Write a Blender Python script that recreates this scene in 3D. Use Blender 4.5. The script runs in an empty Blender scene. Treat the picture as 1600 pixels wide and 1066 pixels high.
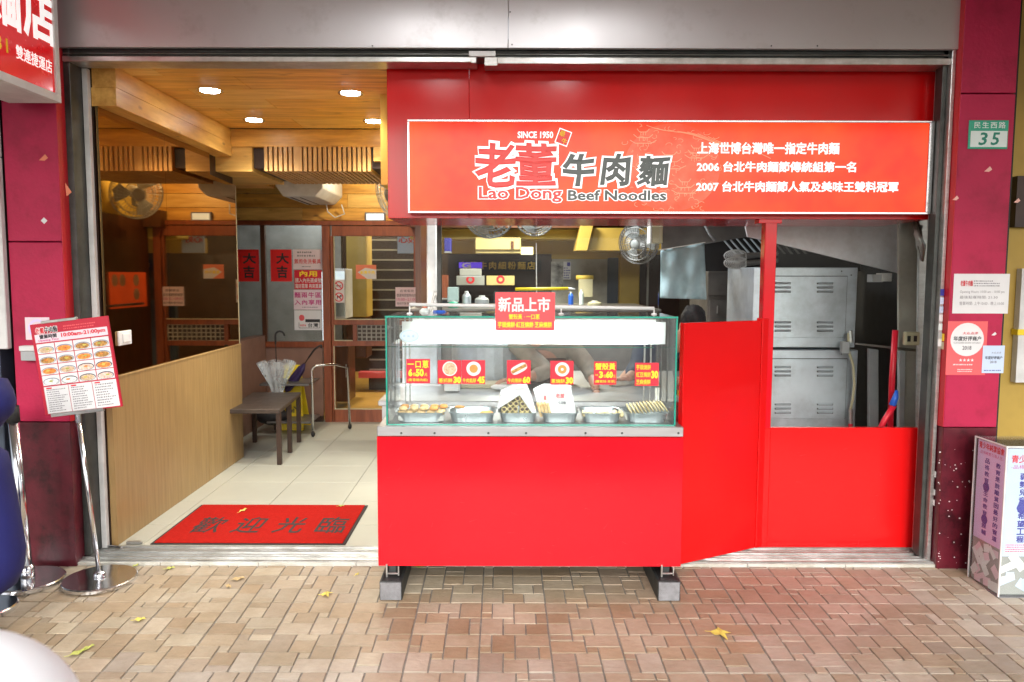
import bpy, bmesh, math, random
from mathutils import Vector, Matrix
R = math.radians
random.seed(7)
SC = bpy.context.scene
COL = SC.collection

# ------------------------------------------------------------------ camera
FPX = 1200.0
CAMP = Vector((0, 0, 1.6))
PITCH, ROLL = R(4.9), 0.0026
cam_d = bpy.data.cameras.new("camera"); cam = bpy.data.objects.new("camera", cam_d); COL.objects.link(cam)
cam_d.sensor_width = 36; cam_d.lens = 36 * FPX / 1600; cam_d.shift_x = 0.01
cam_d.clip_start = 0.05; cam_d.clip_end = 400
RM = Matrix.Rotation(R(90) - PITCH, 4, 'X') @ Matrix.Rotation(ROLL, 4, 'Z')
cam.matrix_world = Matrix.Translation(CAMP) @ RM
cam_d.dof.use_dof = True; cam_d.dof.focus_distance = 4.6; cam_d.dof.aperture_fstop = 3.4
SC.camera = cam

# ------------------------------------------------------------------ world, sun, exposure
W = bpy.data.worlds.new("World"); SC.world = W; W.use_nodes = True
wn = W.node_tree; bg = wn.nodes['Background']
sky = wn.nodes.new('ShaderNodeTexSky'); sky.sky_type = 'NISHITA'; sky.sun_disc = False
sky.sun_elevation = R(30); sky.sun_rotation = R(180); sky.dust_density = 4; sky.air_density = 1.0
hs = wn.nodes.new('ShaderNodeHueSaturation'); hs.inputs['Saturation'].default_value = 0.3
wn.links.new(sky.outputs[0], hs.inputs['Color']); wn.links.new(hs.outputs[0], bg.inputs['Color'])
bg.inputs['Strength'].default_value = 0.14
sun_d = bpy.data.lights.new("sun", 'SUN'); sun_d.energy = .8; sun_d.angle = R(25); sun_d.color = (1, .98, .94)
sun = bpy.data.objects.new("sun", sun_d); COL.objects.link(sun)
sun.rotation_euler = Vector((0, 1, -math.tan(R(30)))).to_track_quat('-Z', 'Y').to_euler()
vs = SC.view_settings; vs.view_transform = 'Standard'; vs.look = 'None'; vs.gamma = 1; vs.exposure = 0.9
SC.cycles.use_denoising = True
SC.cycles.max_bounces = 10; SC.cycles.transparent_max_bounces = 16
SC.cycles.sample_clamp_indirect = 6

# ------------------------------------------------------------------ picture measurement -> metres
def ray(px, py):
    return RM.to_3x3() @ Vector(((px - 784) / FPX, -(py - 533) / FPX, -1))
def P(px, py, Y):
    d = ray(px, py); return CAMP + d * (Y / d.y)
def G(px, py, z=0.0):
    d = ray(px, py); return CAMP + d * ((z - CAMP.z) / d.z)
def PXp(px, py, X):
    d = ray(px, py); return CAMP + d * (X / d.x)
def rect(a, b, c, d, Y):
    """pixel rectangle at depth Y -> x0,x1,z0,z1"""
    p, q, r_, s = P(a, b, Y), P(c, b, Y), P(a, d, Y), P(c, d, Y)
    return (p.x + r_.x) / 2, (q.x + s.x) / 2, (r_.z + s.z) / 2, (p.z + q.z) / 2

# ------------------------------------------------------------------ materials
MATS = {}
def mat(name, col, rough=.5, metal=0., var=.12, scale=6., bump=0., bscale=80., stretch=(1, 1, 1), col2=None,
        emit=0., coat=0., mode='noise', spec=.5, rvar=.1, detail=4., knots=False, dirt=None):
    if name in MATS: return MATS[name]
    m = bpy.data.materials.new(name); m.use_nodes = True; nt = m.node_tree; n = nt.nodes; L = nt.links
    b = n['Principled BSDF']
    tc = n.new('ShaderNodeTexCoord'); mp = n.new('ShaderNodeMapping'); mp.inputs['Scale'].default_value = stretch
    L.new(tc.outputs['Object'], mp.inputs['Vector'])
    no = n.new('ShaderNodeTexNoise'); no.inputs['Scale'].default_value = scale; no.inputs['Detail'].default_value = detail
    no.inputs['Roughness'].default_value = .6
    L.new(mp.outputs[0], no.inputs['Vector'])
    rp = n.new('ShaderNodeValToRGB')
    c1 = tuple(max(0, c * (1 - var)) for c in col); c2 = tuple(min(1, c * (1 + var)) for c in (col2 or col))
    if col2: c1 = col
    rp.color_ramp.elements[0].color = (*c1, 1); rp.color_ramp.elements[1].color = (*c2, 1)
    rp.color_ramp.elements[0].position = .3; rp.color_ramp.elements[1].position = .7
    L.new(no.outputs['Fac'], rp.inputs[0])
    out = rp.outputs[0]
    if knots:
        vm = n.new('ShaderNodeMapping'); vm.inputs['Scale'].default_value = tuple(3.2 * (1 if q < 2 else 2.6) for q in stretch); L.new(tc.outputs['Object'], vm.inputs['Vector'])
        vo = n.new('ShaderNodeTexVoronoi'); vo.inputs['Scale'].default_value = 1; L.new(vm.outputs[0], vo.inputs['Vector'])
        vr = n.new('ShaderNodeValToRGB'); vr.color_ramp.elements[0].color = (.28, .20, .14, 1); vr.color_ramp.elements[1].color = (1, 1, 1, 1); vr.color_ramp.elements[0].position = .045; vr.color_ramp.elements[1].position = .13
        L.new(vo.outputs['Distance'], vr.inputs[0]); kx = n.new('ShaderNodeMix'); kx.data_type = 'RGBA'; kx.blend_type = 'MULTIPLY'; kx.inputs[0].default_value = .75
        L.new(out, kx.inputs[6]); L.new(vr.outputs[0], kx.inputs[7]); out = kx.outputs[2]
    if dirt:
        dn = n.new('ShaderNodeTexNoise'); dn.inputs['Scale'].default_value = dirt[0]; dn.inputs['Detail'].default_value = 9; dn.inputs['Roughness'].default_value = .7; L.new(tc.outputs['Object'], dn.inputs['Vector'])
        dr_ = n.new('ShaderNodeValToRGB'); dr_.color_ramp.elements[0].color = (*dirt[1], 1); dr_.color_ramp.elements[1].color = (1, 1, 1, 1); dr_.color_ramp.elements[0].position = dirt[2]; dr_.color_ramp.elements[1].position = dirt[3]
        L.new(dn.outputs['Fac'], dr_.inputs[0]); dx = n.new('ShaderNodeMix'); dx.data_type = 'RGBA'; dx.blend_type = 'MULTIPLY'; dx.inputs[0].default_value = 1
        L.new(out, dx.inputs[6]); L.new(dr_.outputs[0], dx.inputs[7]); out = dx.outputs[2]
    if mode in ('objcol', 'attrcol'):
        mx = n.new('ShaderNodeMix'); mx.data_type = 'RGBA'; mx.blend_type = 'MULTIPLY'; mx.inputs[0].default_value = 1
        if mode == 'objcol':
            oi = n.new('ShaderNodeObjectInfo'); L.new(oi.outputs['Color'], mx.inputs[6])
        else:
            at = n.new('ShaderNodeVertexColor'); at.layer_name = 'Col'; L.new(at.outputs['Color'], mx.inputs[6])
        L.new(out, mx.inputs[7]); out = mx.outputs[2]
    L.new(out, b.inputs['Base Color'])
    b.inputs['Metallic'].default_value = metal
    b.inputs['Specular IOR Level'].default_value = spec
    b.inputs['Coat Weight'].default_value = coat; b.inputs['Coat Roughness'].default_value = .08
    if rvar:
        mr = n.new('ShaderNodeMapRange'); mr.inputs['To Min'].default_value = max(.01, rough - rvar)
        mr.inputs['To Max'].default_value = min(1, rough + rvar)
        n2 = n.new('ShaderNodeTexNoise'); n2.inputs['Scale'].default_value = scale * 2.3; n2.inputs['Detail'].default_value = 5
        L.new(mp.outputs[0], n2.inputs['Vector']); L.new(n2.outputs['Fac'], mr.inputs['Value']); L.new(mr.outputs[0], b.inputs['Roughness'])
    else:
        b.inputs['Roughness'].default_value = rough
    if bump:
        n3 = n.new('ShaderNodeTexNoise'); n3.inputs['Scale'].default_value = bscale; n3.inputs['Detail'].default_value = 4
        L.new(mp.outputs[0], n3.inputs['Vector'])
        bp = n.new('ShaderNodeBump'); bp.inputs['Strength'].default_value = bump; bp.inputs['Distance'].default_value = .01
        L.new(n3.outputs['Fac'], bp.inputs['Height']); L.new(bp.outputs[0], b.inputs['Normal'])
    if emit:
        L.new(out, b.inputs['Emission Color']); b.inputs['Emission Strength'].default_value = emit
    MATS[name] = m
    return m

def glassmat(name, tint=(.96, .98, .97), ior=1.45, rough=0.0, haze=0.0):
    if name in MATS: return MATS[name]
    m = bpy.data.materials.new(name); m.use_nodes = True; nt = m.node_tree; n = nt.nodes; L = nt.links
    n.remove(n['Principled BSDF'])
    tr = n.new('ShaderNodeBsdfTransparent'); tr.inputs[0].default_value = (*tint, 1)
    gl = n.new('ShaderNodeBsdfGlossy'); gl.inputs['Roughness'].default_value = rough
    fr = n.new('ShaderNodeFresnel'); fr.inputs[0].default_value = ior
    mx = n.new('ShaderNodeMixShader'); L.new(fr.outputs[0], mx.inputs[0]); L.new(tr.outputs[0], mx.inputs[1]); L.new(gl.outputs[0], mx.inputs[2])
    last = mx.outputs[0]
    if haze:
        df = n.new('ShaderNodeBsdfDiffuse'); df.inputs[0].default_value = (.8, .85, .85, 1)
        tc = n.new('ShaderNodeTexCoord'); no = n.new('ShaderNodeTexNoise'); no.inputs['Scale'].default_value = 5; no.inputs['Detail'].default_value = 6
        L.new(tc.outputs['Object'], no.inputs['Vector'])
        mm = n.new('ShaderNodeMath'); mm.operation = 'MULTIPLY'; mm.inputs[1].default_value = haze; L.new(no.outputs['Fac'], mm.inputs[0])
        m2 = n.new('ShaderNodeMixShader'); L.new(mm.outputs[0], m2.inputs[0]); L.new(last, m2.inputs[1]); L.new(df.outputs[0], m2.inputs[2]); last = m2.outputs[0]
    L.new(last, n['Material Output'].inputs['Surface'])
    MATS[name] = m
    return m

def M(name): return MATS[name]
# paints, papers and metals
mat('red_paint', (.62, .0035, .012), .16, var=.05, scale=1.5, coat=.0, spec=.35, bump=.03, bscale=12)
mat('red_paint2', (.64, .006, .007), .18, var=.06, scale=1.2, coat=.0, spec=.4, bump=.03, bscale=9)
mat('magenta_wall', (.40, .013, .060), .5, var=.10, scale=3, bump=.12, bscale=60, spec=.3, dirt=(6, (.78, .75, .75), .3, .5))
mat('magenta_side', (.47, .008, .018), .45, var=.12, scale=3, bump=.15, bscale=60)
mat('maroon_wall', (.085, .006, .014), .32, var=.3, scale=7, bump=.1, bscale=50, dirt=(9, (.4, .4, .4), .35, .5))
mat('scuff', (.30, .02, .025), .7, var=.2)
mat('menu_red', (.45, .006, .03), .4, var=.05, rvar=0)
mat('steel', (.50, .50, .51), .36, 1, var=.10, scale=3, stretch=(1, 1, 6), bump=.02, bscale=30)
mat('fascia_steel', (.50, .485, .49), .34, .6, var=.04, scale=1.5, rvar=.05, dirt=(5, (.8, .78, .76), .25, .45))
mat('steel_dark', (.17, .16, .15), .42, .6, var=.3, scale=4)
mat('steel_cabinet', (.56, .62, .68), .38, .55, var=.14, scale=3.5, bump=.06, bscale=14, dirt=(4, (.78, .77, .76), .35, .55))
mat('chrome', (.75, .76, .78), .16, 1, var=.04, scale=10)
mat('alu', (.62, .63, .62), .33, .9, var=.12, scale=8, stretch=(1, 8, 8), dirt=(7, (.72, .7, .67), .35, .6))
mat('alu_dark', (.08, .085, .08), .45, .7, var=.3, scale=8)
mat('white_plastic', (.75, .76, .75), .4, var=.05)
mat('white_paint', (.62, .63, .62), .5, var=.12, scale=9)
mat('grey_paint', (.35, .37, .38), .5, var=.1)
glassmat_later = None
mat('paper', (.68, .68, .69), .7, var=.03, scale=12, rvar=0)
mat('paper_pink', (.72, .60, .66), .7, var=.04, rvar=0)
mat('paper_lilac', (.66, .57, .84), .6, var=.04, rvar=0)
mat('paper_blue', (.50, .60, .78), .6, var=.03, rvar=0)
mat('ink', (.02, .02, .025), .6, var=.1, rvar=0)
mat('ink_grey', (.16, .15, .17), .6, var=.1, rvar=0)
mat('ink_red', (.62, .015, .03), .6, var=.05, rvar=0)
mat('ink_blue', (.03, .03, .28), .6, var=.05, rvar=0)
mat('ink_magenta', (.5, .02, .2), .6, var=.05, rvar=0)
mat('ink_yellow', (.95, .72, .03), .6, var=.04, rvar=0)
mat('gold_metal', (.52, .42, .17), .4, var=.1)
mat('carton_dull', (.30, .31, .29), .5)
mat('ink_white', (.74, .74, .74), .6, var=.02, rvar=0)
mat('ink_green', (.01, .22, .15), .5, var=.05, rvar=0)
mat('plate_green', (.02, .35, .22), .4, var=.05, rvar=0)
mat('plate_white', (.68, .78, .76), .4, var=.04)
mat('card_red', (.62, .008, .030), .45, var=.05, rvar=0)
mat('poster_red', (.70, .01, .01), .6, var=.08, scale=10)
mat('salmon', (.72, .10, .11), .5, var=.03, rvar=0)
mat('orange_scrap', (.75, .22, .12), .6, var=.1)
mat('pink_scrap', (.75, .42, .36), .6, var=.1)
mat('cream_tile', (.41, .41, .345), .34, var=.04, scale=3, rvar=.03)
mat('grout', (.19, .175, .155), .9, var=.2, scale=20)
mat('floor_grout', (.16, .14, .11), .8)
mat('riser_tile', (.50, .50, .46), .4, var=.15, scale=10, dirt=(6, (.75, .72, .66), .35, .55))
mat('wood_honey', (.44, .20, .030), .42, var=.3, scale=2.2, stretch=(1.2, 9, 9), col2=(.66, .37, .075), bump=.03, detail=7, knots=True)
mat('wood_pale', (.54, .30, .065), .45, var=.2, scale=2.5, stretch=(1.2, 9, 9), col2=(.70, .45, .13), detail=7, knots=True)
mat('wood_depth', (.50, .24, .04), .42, var=.2, scale=2.2, stretch=(9, 1.2, 9), col2=(.68, .41, .11), bump=.03, detail=7, knots=True)
mat('wood_slat', (.46, .24, .075), .45, var=.15, scale=3, stretch=(4, 4, 1), col2=(.60, .36, .13))
mat('wood_red', (.17, .038, .012), .38, var=.3, scale=3, stretch=(7, 7, 1), col2=(.23, .06, .02))
mat('wood_veneer', (.27, .165, .06), .4, var=.12, scale=3, stretch=(6, 12, .7), col2=(.34, .22, .088), bump=.03)
mat('wood_brown', (.085, .030, .012), .35, var=.25, scale=3, stretch=(7, 7, 1))
mat('panel_pinkbrown', (.22, .12, .085), .5, var=.15, scale=4)
mat('concrete', (.22, .21, .18), .6, var=.2, scale=3, col2=(.38, .37, .33), bump=.1, detail=7)
mat('dark', (.012, .011, .012), .6, var=.3)
mat('dark_brown', (.035, .016, .009), .45, var=.3)
mat('navy_metal', (.035, .05, .075), .5, var=.15)
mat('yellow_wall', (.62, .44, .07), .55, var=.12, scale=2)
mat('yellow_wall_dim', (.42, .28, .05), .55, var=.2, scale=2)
mat('yellow', (.80, .60, .02), .45, var=.08)
mat('yellow_floor', (.48, .27, .06), .35, var=.15, scale=4)
mat('fan_grey', (.28, .29, .28), .45, var=.2)
mat('fan_light', (.42, .43, .42), .45, var=.1)
mat('rubber', (.015, .015, .015), .7)
mat('bench_top', (.05, .036, .028), .45, var=.4, scale=10)
mat('clear_vinyl', (.62, .68, .74), .25, var=.15, scale=14, bump=.4, bscale=25)
mat('purple_cloth', (.025, .012, .06), .6)
mat('blue_cloth', (.007, .009, .11), .75, var=.12, scale=5, bump=.1, bscale=30)
mat('scooter_white', (.9, .93, .97), .6, var=.02)
mat('cloth_bluegrey', (.30, .42, .45), .7, var=.12, scale=9, bump=.5, bscale=10)
mat('mat_red', (.36, .010, .006), .95, var=.12, scale=60, bump=.5, bscale=400, spec=.1)
mat('mat_edge', (.02, .012, .012), .8)
mat('bun', (.46, .27, .09), .6, var=.12, scale=40, col2=(.66, .50, .26), bump=.1)
mat('bun_gold', (.58, .26, .05), .55, var=.15, scale=30)
mat('roll', (.40, .30, .12), .6, var=.3, scale=35, col2=(.62, .52, .26))
mat('meat', (.06, .03, .015), .6)
mat('cracker', (.52, .40, .19), .6, var=.12, scale=40, col2=(.66, .55, .32))
mat('skin', (.50, .27, .18), .5, var=.08)
mat('hair', (.010, .009, .010), .75, bump=.6, bscale=60)
mat('shirt_beige', (.30, .26, .20), .8, var=.25, scale=9, bump=.8, bscale=9)
mat('shirt_navy', (.020, .035, .075), .75, var=.2, bump=.3, bscale=18)
mat('apron', (.07, .04, .025), .7, var=.2)
mat('glass_edge', (.02, .30, .22), .15, var=.1, coat=.5)
mat('concrete_block', (.17, .17, .18), .8, var=.15, scale=20, bump=.4)
mat('foot_cap', (.19, .19, .20), .8, var=.2, scale=25, bump=.5)
mat('hood_steel', (.82, .84, .90), .42, .1, var=.12, scale=2.5, dirt=(4, (.8, .78, .76), .35, .55))  # pale tone stands in for daylight on the hood's front sheet
mat('cast_iron', (.05, .055, .055), .5, .5, var=.3)
mat('leaf_yellow', (.56, .46, .09), .6, var=.2, scale=30)
mat('leaf_green', (.36, .38, .08), .6, var=.2, scale=30)
mat('leaf_brown', (.42, .30, .14), .7, var=.2, scale=30)
mat('red_pipe', (.68, .008, .03), .35, var=.05)
mat('blue_plastic', (.02, .12, .62), .35)
mat('beige_metal', (.50, .46, .30), .4, var=.1)
mat('asphalt', (.05, .05, .05), .9, var=.2, scale=30, bump=.3)
mat('soffit_white', (.62, .60, .56), .6, var=.06)
mat('lamp_white', (1, 1, 1), .5, emit=18, var=0, rvar=0)
mat('lamp_cool', (.93, .97, 1), .5, emit=22, var=0, rvar=0)
mat('tube_lamp', (.94, 1, .98), .5, emit=46, var=0, rvar=0)
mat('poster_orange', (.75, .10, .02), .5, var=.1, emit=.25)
mat('exit_lamp', (.62, .72, .78), .4, emit=.5)
mat('sign_red_print', (.62, .006, .01), .25, var=.03, coat=.3, emit=.22)
mat('sign_orange', (.80, .014, .006), .12, var=.0, scale=1.3, col2=(.86, .095, .008), coat=0, emit=.34, rvar=0, spec=.22)
mat('sign_medal', (.86, .12, .06), .15, var=.0, scale=9, col2=(.82, .05, .012), emit=.34, rvar=0, spec=.22)
mat('sign_letter', (.9, .9, .9), .3, var=0, emit=.35, rvar=0)
mat('sign_letter_red', (.70, .02, .015), .3, var=.03, emit=.12, rvar=0)
mat('sign_letter_dark', (.06, .08, .075), .3, var=.2, emit=.0, rvar=0)
mat('sign_art', (.92, .30, .16), .3, var=.02, emit=.30, rvar=0)
mat('bowl', (.22, .25, .33), .3, var=.1)
mat('bowl_dark', (.03, .03, .05), .3)
mat('soup_orange', (.45, .07, .012), .5, var=.5, scale=90, col2=(.60, .26, .04))
mat('soup_brown', (.13, .045, .012), .5, var=.5, scale=90, col2=(.45, .24, .05))
mat('soup_pale', (.36, .22, .12), .5, var=.4, scale=90, col2=(.55, .42, .28))
mat('soup_white', (.42, .46, .42), .5, var=.4, scale=90, col2=(.75, .78, .74))
mat('soup_pink', (.55, .25, .18), .5, var=.4, scale=90, col2=(.72, .50, .42))
mat('stone', (1, 1, 1), .50, var=.13, scale=20, mode='objcol', dirt=(1.3, (.74, .70, .62), .36, .58), bump=.35, bscale=30, stretch=(1, 1.8, 1), rvar=.08)
mat('stone_attr', (1, 1, 1), .50, var=.13, scale=20, mode='attrcol', dirt=(1.3, (.74, .70, .62), .36, .58), bump=.35, bscale=30, stretch=(1, 1.8, 1), rvar=.08)
glassmat('glass', ior=1.18); glassmat('glass_green', (.965, .99, .985), ior=1.3, haze=.05); glassmat('glass_hazy', (.9, .93, .93), haze=.12)
m = bpy.data.materials.new('lamp_cover'); m.use_nodes = True; _nt = m.node_tree; _nt.nodes.remove(_nt.nodes['Principled BSDF'])
_a = _nt.nodes.new('ShaderNodeBsdfTranslucent'); _a.inputs[0].default_value = (.93, .97, .96, 1); _b = _nt.nodes.new('ShaderNodeBsdfTransparent'); _c = _nt.nodes.new('ShaderNodeMixShader'); _c.inputs[0].default_value = .75
_nt.links.new(_b.outputs[0], _c.inputs[1]); _nt.links.new(_a.outputs[0], _c.inputs[2]); _nt.links.new(_c.outputs[0], _nt.nodes['Material Output'].inputs['Surface']); MATS['lamp_cover'] = m
glassmat('vinyl', (.86, .9, .94), ior=1.1, haze=.55)
glassmat('acrylic', (.96, .97, .97), ior=1.12, haze=.06)
_n = MATS['fascia_steel'].node_tree.nodes['Principled BSDF']; _n.inputs['Anisotropic'].default_value = .8
m = mat('tinted_mirror', (.46, .29, .12), .03, 1, var=.05, scale=1, rvar=.02)

# ------------------------------------------------------------------ mesh builder
class MB:
    def __init__(s): s.v = []; s.f = []
    def add(s, vs_, fs):
        k = len(s.v); s.v += [Vector(p) for p in vs_]; s.f += [[i + k for i in f] for f in fs]; return s
    def box(s, x0, x1, y0, y1, z0, z1):
        x0, x1 = min(x0, x1), max(x0, x1); y0, y1 = min(y0, y1), max(y0, y1); z0, z1 = min(z0, z1), max(z0, z1)
        return s.add([(x0, y0, z0), (x1, y0, z0), (x1, y1, z0), (x0, y1, z0), (x0, y0, z1), (x1, y0, z1), (x1, y1, z1), (x0, y1, z1)],
                     [(0, 3, 2, 1), (4, 5, 6, 7), (0, 1, 5, 4), (1, 2, 6, 5), (2, 3, 7, 6), (3, 0, 4, 7)])
    def prism(s, pts, off):
        """polygon of 3d points pushed along the vector off"""
        n = len(pts); off = Vector(off); a = [Vector(p) for p in pts]; b = [p + off for p in a]
        return s.add(a + b, [list(range(n)), list(range(2 * n - 1, n - 1, -1))] + [[i, i + n, (i + 1) % n + n, (i + 1) % n] for i in range(n)])
    def quad(s, a, b, c, d): return s.add([a, b, c, d], [(0, 1, 2, 3)])
    def tube(s, pts, r, n=8, cap=True):
        pts = [Vector(p) for p in pts]; rs = r if isinstance(r, (list, tuple)) else [r] * len(pts)
        vs_ = []; fs = []; up = None
        for i, p in enumerate(pts):
            t = (pts[min(i + 1, len(pts) - 1)] - pts[max(i - 1, 0)]).normalized()
            if up is None:
                up = Vector((0, 0, 1)) if abs(t.z) < .9 else Vector((1, 0, 0))
            u = (up - t * up.dot(t)).normalized(); w = t.cross(u); up = u
            for k in range(n):
                a = 2 * math.pi * k / n; vs_.append(p + (u * math.cos(a) + w * math.sin(a)) * rs[i])
        for i in range(len(pts) - 1):
            for k in range(n):
                fs.append((i * n + k, i * n + (k + 1) % n, (i + 1) * n + (k + 1) % n, (i + 1) * n + k))
        if cap: fs += [tuple(range(n - 1, -1, -1)), tuple(range((len(pts) - 1) * n, len(pts) * n))]
        return s.add(vs_, fs)
    def lathe(s, prof, c, n=24, M3=None):
        """prof [(r,h)...] about local z at c"""
        c = Vector(c); M3 = M3 or Matrix.Identity(3); vs_ = []; fs = []
        for r, h in prof:
            for k in range(n):
                a = 2 * math.pi * k / n; vs_.append(c + M3 @ Vector((r * math.cos(a), r * math.sin(a), h)))
        for i in range(len(prof) - 1):
            for k in range(n):
                fs.append((i * n + k, i * n + (k + 1) % n, (i + 1) * n + (k + 1) % n, (i + 1) * n + k))
        fs += [tuple(range(n - 1, -1, -1)), tuple(range((len(prof) - 1) * n, len(prof) * n))]
        return s.add(vs_, fs)
    def ell(s, c, rx, ry, rz, n=16, m_=10, M3=None):
        c = Vector(c); M3 = M3 or Matrix.Identity(3); vs_ = []; fs = []
        for i in range(1, m_):
            ph = math.pi * i / m_
            for k in range(n):
                a = 2 * math.pi * k / n
                vs_.append(c + M3 @ Vector((rx * math.sin(ph) * math.cos(a), ry * math.sin(ph) * math.sin(a), rz * math.cos(ph))))
        t = len(vs_); vs_ += [c + M3 @ Vector((0, 0, rz)), c + M3 @ Vector((0, 0, -rz))]
        for k in range(n):
            fs.append((t, k, (k + 1) % n)); q = (m_ - 2) * n; fs.append((t + 1, q + (k + 1) % n, q + k))
        for i in range(m_ - 2):
            for k in range(n):
                fs.append((i * n + k, (i + 1) * n + k, (i + 1) * n + (k + 1) % n, i * n + (k + 1) % n))
        return s.add(vs_, fs)
    def mesh(s, name, bevel=0., smooth=False, seg=1):
        me = bpy.data.meshes.new(name); me.from_pydata(s.v, [], s.f)
        bm = bmesh.new(); bm.from_mesh(me); bmesh.ops.recalc_face_normals(bm, faces=bm.faces)
        if bevel:
            bmesh.ops.bevel(bm, geom=[e for e in bm.edges if len(e.link_faces) == 2 and e.calc_face_angle(0) > .6], offset=bevel, segments=seg, affect='EDGES', profile=.7)
        bm.to_mesh(me); bm.free()
        if smooth:
            for p in me.polygons: p.use_smooth = True
        return me
    def build(s, name, m_, parent=None, bevel=0., smooth=False, seg=1):
        me = s.mesh(name, bevel, smooth, seg)
        return link(name, me, m_, parent)

def link(name, me, m_, parent=None):
    o = bpy.data.objects.new(name, me); COL.objects.link(o)
    if m_ is not None:
        me.materials.clear(); me.materials.append(MATS[m_] if isinstance(m_, str) else m_)
    if parent is not None:
        o.parent = parent; o.matrix_parent_inverse = Matrix.Translation(-root_loc(parent))
    return o
def root_loc(o):
    v = Vector((0, 0, 0))
    while o is not None:
        v += o.location; 
        if o.parent is not None: v += o.matrix_parent_inverse.translation
        o = o.parent
    return v
def tag(o, label, cat, group=None, kind=None):
    if label: o['label'] = label
    if cat: o['category'] = cat
    if group: o['group'] = group
    if kind: o['kind'] = kind
    return o
def thing(name, loc, label, cat, group=None):
    o = bpy.data.objects.new(name, None); COL.objects.link(o); o.location = loc; o.empty_display_size = .1
    return tag(o, label, cat, group)
def struct(o): o['kind'] = 'structure'; return o
def dup(root, delta, label=None, group=None):
    def cp(o, par):
        c = o.copy(); COL.objects.link(c)
        if par is not None: c.parent = par
        for ch in [x for x in o.children]: cp(ch, c)
        return c
    c = cp(root, None); c.location = Vector(root.location) + Vector(delta)
    if label: c['label'] = label
    if group: c['group'] = group
    return c
def box(name, m_, b6, parent=None, bevel=0.): return MB().box(*b6).build(name, m_, parent, bevel)
def pbox(name, m_, a, b, c, d, Y0, Y1, parent=None, bevel=0.):
    x0, x1, z0, z1 = rect(a, b, c, d, Y0); return box(name, m_, (x0, x1, Y0, Y1, z0, z1), parent, bevel)

# ------------------------------------------------------------------ lettering
class Plane:
    """writing surface: point = O + U*u + V*v + N*w"""
    def __init__(s, O, U, V, N): s.O, s.U, s.V, s.N = Vector(O), Vector(U).normalized(), Vector(V).normalized(), Vector(N).normalized()
    def pt(s, u, v, w=0): return s.O + s.U * u + s.V * v + s.N * w
def front(Y): return Plane((0, Y, 0), (1, 0, 0), (0, 0, 1), (0, -1, 0))
_tc = {}
def textmesh(body, bold, spacing=1., shear=0.):
    k = (body, bold, spacing, shear)
    if k in _tc: return _tc[k]
    c = bpy.data.curves.new("t", "FONT"); c.body = body; c.size = 1; c.resolution_u = 2; c.space_character = spacing; c.shear = shear
    if bold: c.bevel_depth = bold; c.bevel_resolution = 0
    o = bpy.data.objects.new("t", c); COL.objects.link(o)
    dg = bpy.context.evaluated_depsgraph_get(); me = bpy.data.meshes.new_from_object(o.evaluated_get(dg))
    vs_ = [v.co.copy() for v in me.vertices]; fs = [tuple(p.vertices) for p in me.polygons]
    bpy.data.objects.remove(o); bpy.data.curves.remove(c); bpy.data.meshes.remove(me)
    _tc[k] = (vs_, fs); return _tc[k]
def text(parent, body, pl, u0, u1, v0, v1, m_, bold=0., w=.001, th=.0012, name='lettering', spacing=1., shear=0., smin=None, warp=0.):
    vs_, fs = textmesh(body, bold, spacing, shear)
    if not vs_: return None
    b = smin if smin is not None else bold
    if warp: vs_ = [Vector((p.x + warp * math.sin(p.y * 6 + p.x * 2.1) + warp * .5 * math.sin(p.y * 13 - p.x * 5), p.y + warp * math.sin(p.x * 6.3 + 1) + warp * .5 * math.sin(p.x * 11 + p.y * 4), p.z)) for p in vs_]
    xs = [p.x for p in vs_]; ys = [p.y for p in vs_]; x0, x1, y0, y1 = min(xs) + bold, max(xs) - bold, min(ys) + bold, max(ys) - bold
    sx = (u1 - u0) / max(1e-4, x1 - x0); sy = (v1 - v0) / max(.02, y1 - y0)
    if y1 - y0 < .3: sy = sx; vm = (v0 + v1) / 2; y0c = (y0 + y1) / 2; v0 = vm - (y0c - y0) * sy
    zm = max(abs(p.z) for p in vs_) or 1
    mb = MB(); mb.add([pl.pt(u0 + (p.x - x0) * sx, v0 + (p.y - y0) * sy, w + (p.z / zm) * th / 2 + (th / 2 if bold else 0)) for p in vs_], fs)
    me = bpy.data.meshes.new(name); me.from_pydata(mb.v, [], mb.f)
    return link(name, me, m_, parent)
def outlined(parent, body, pl, u0, u1, v0, v1, m_, m_out, bold, out, w=.001, spacing=1., shear=0., warp=0.):
    text(parent, body, pl, u0, u1, v0, v1, m_out, out, w, .0012, 'lettering_outline', spacing, shear, warp=warp)
    return text(parent, body, pl, u0, u1, v0, v1, m_, bold, w + .0016, .0012, 'lettering', spacing, shear, warp=warp)
def sheet(name, m_, pl, u0, u1, v0, v1, w0, w1, parent=None, bevel=0.):
    mb = MB(); mb.prism([pl.pt(u0, v0, w0), pl.pt(u1, v0, w0), pl.pt(u1, v1, w0), pl.pt(u0, v1, w0)], pl.N * (w1 - w0))
    return mb.build(name, m_, parent, bevel)
def disc(name, m_, pl, cu, cv, ru, rv, w0, w1, parent=None, n=28, hole=0.):
    mb = MB()
    if hole:
        vs_ = []
        for q, w in ((1, w0), (hole, w0), (hole, w1), (1, w1)):
            vs_ += [pl.pt(cu + ru * q * math.cos(2 * math.pi * k / n), cv + rv * q * math.sin(2 * math.pi * k / n), w) for k in range(n)]
        mb.add(vs_, [(a * n + k, a * n + (k + 1) % n, ((a + 1) % 4) * n + (k + 1) % n, ((a + 1) % 4) * n + k) for a in range(4) for k in range(n)])
    else:
        mb.prism([pl.pt(cu + ru * math.cos(2 * math.pi * k / n), cv + rv * math.sin(2 * math.pi * k / n), w0) for k in range(n)], pl.N * (w1 - w0))
    return mb.build(name, m_, parent)
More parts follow.
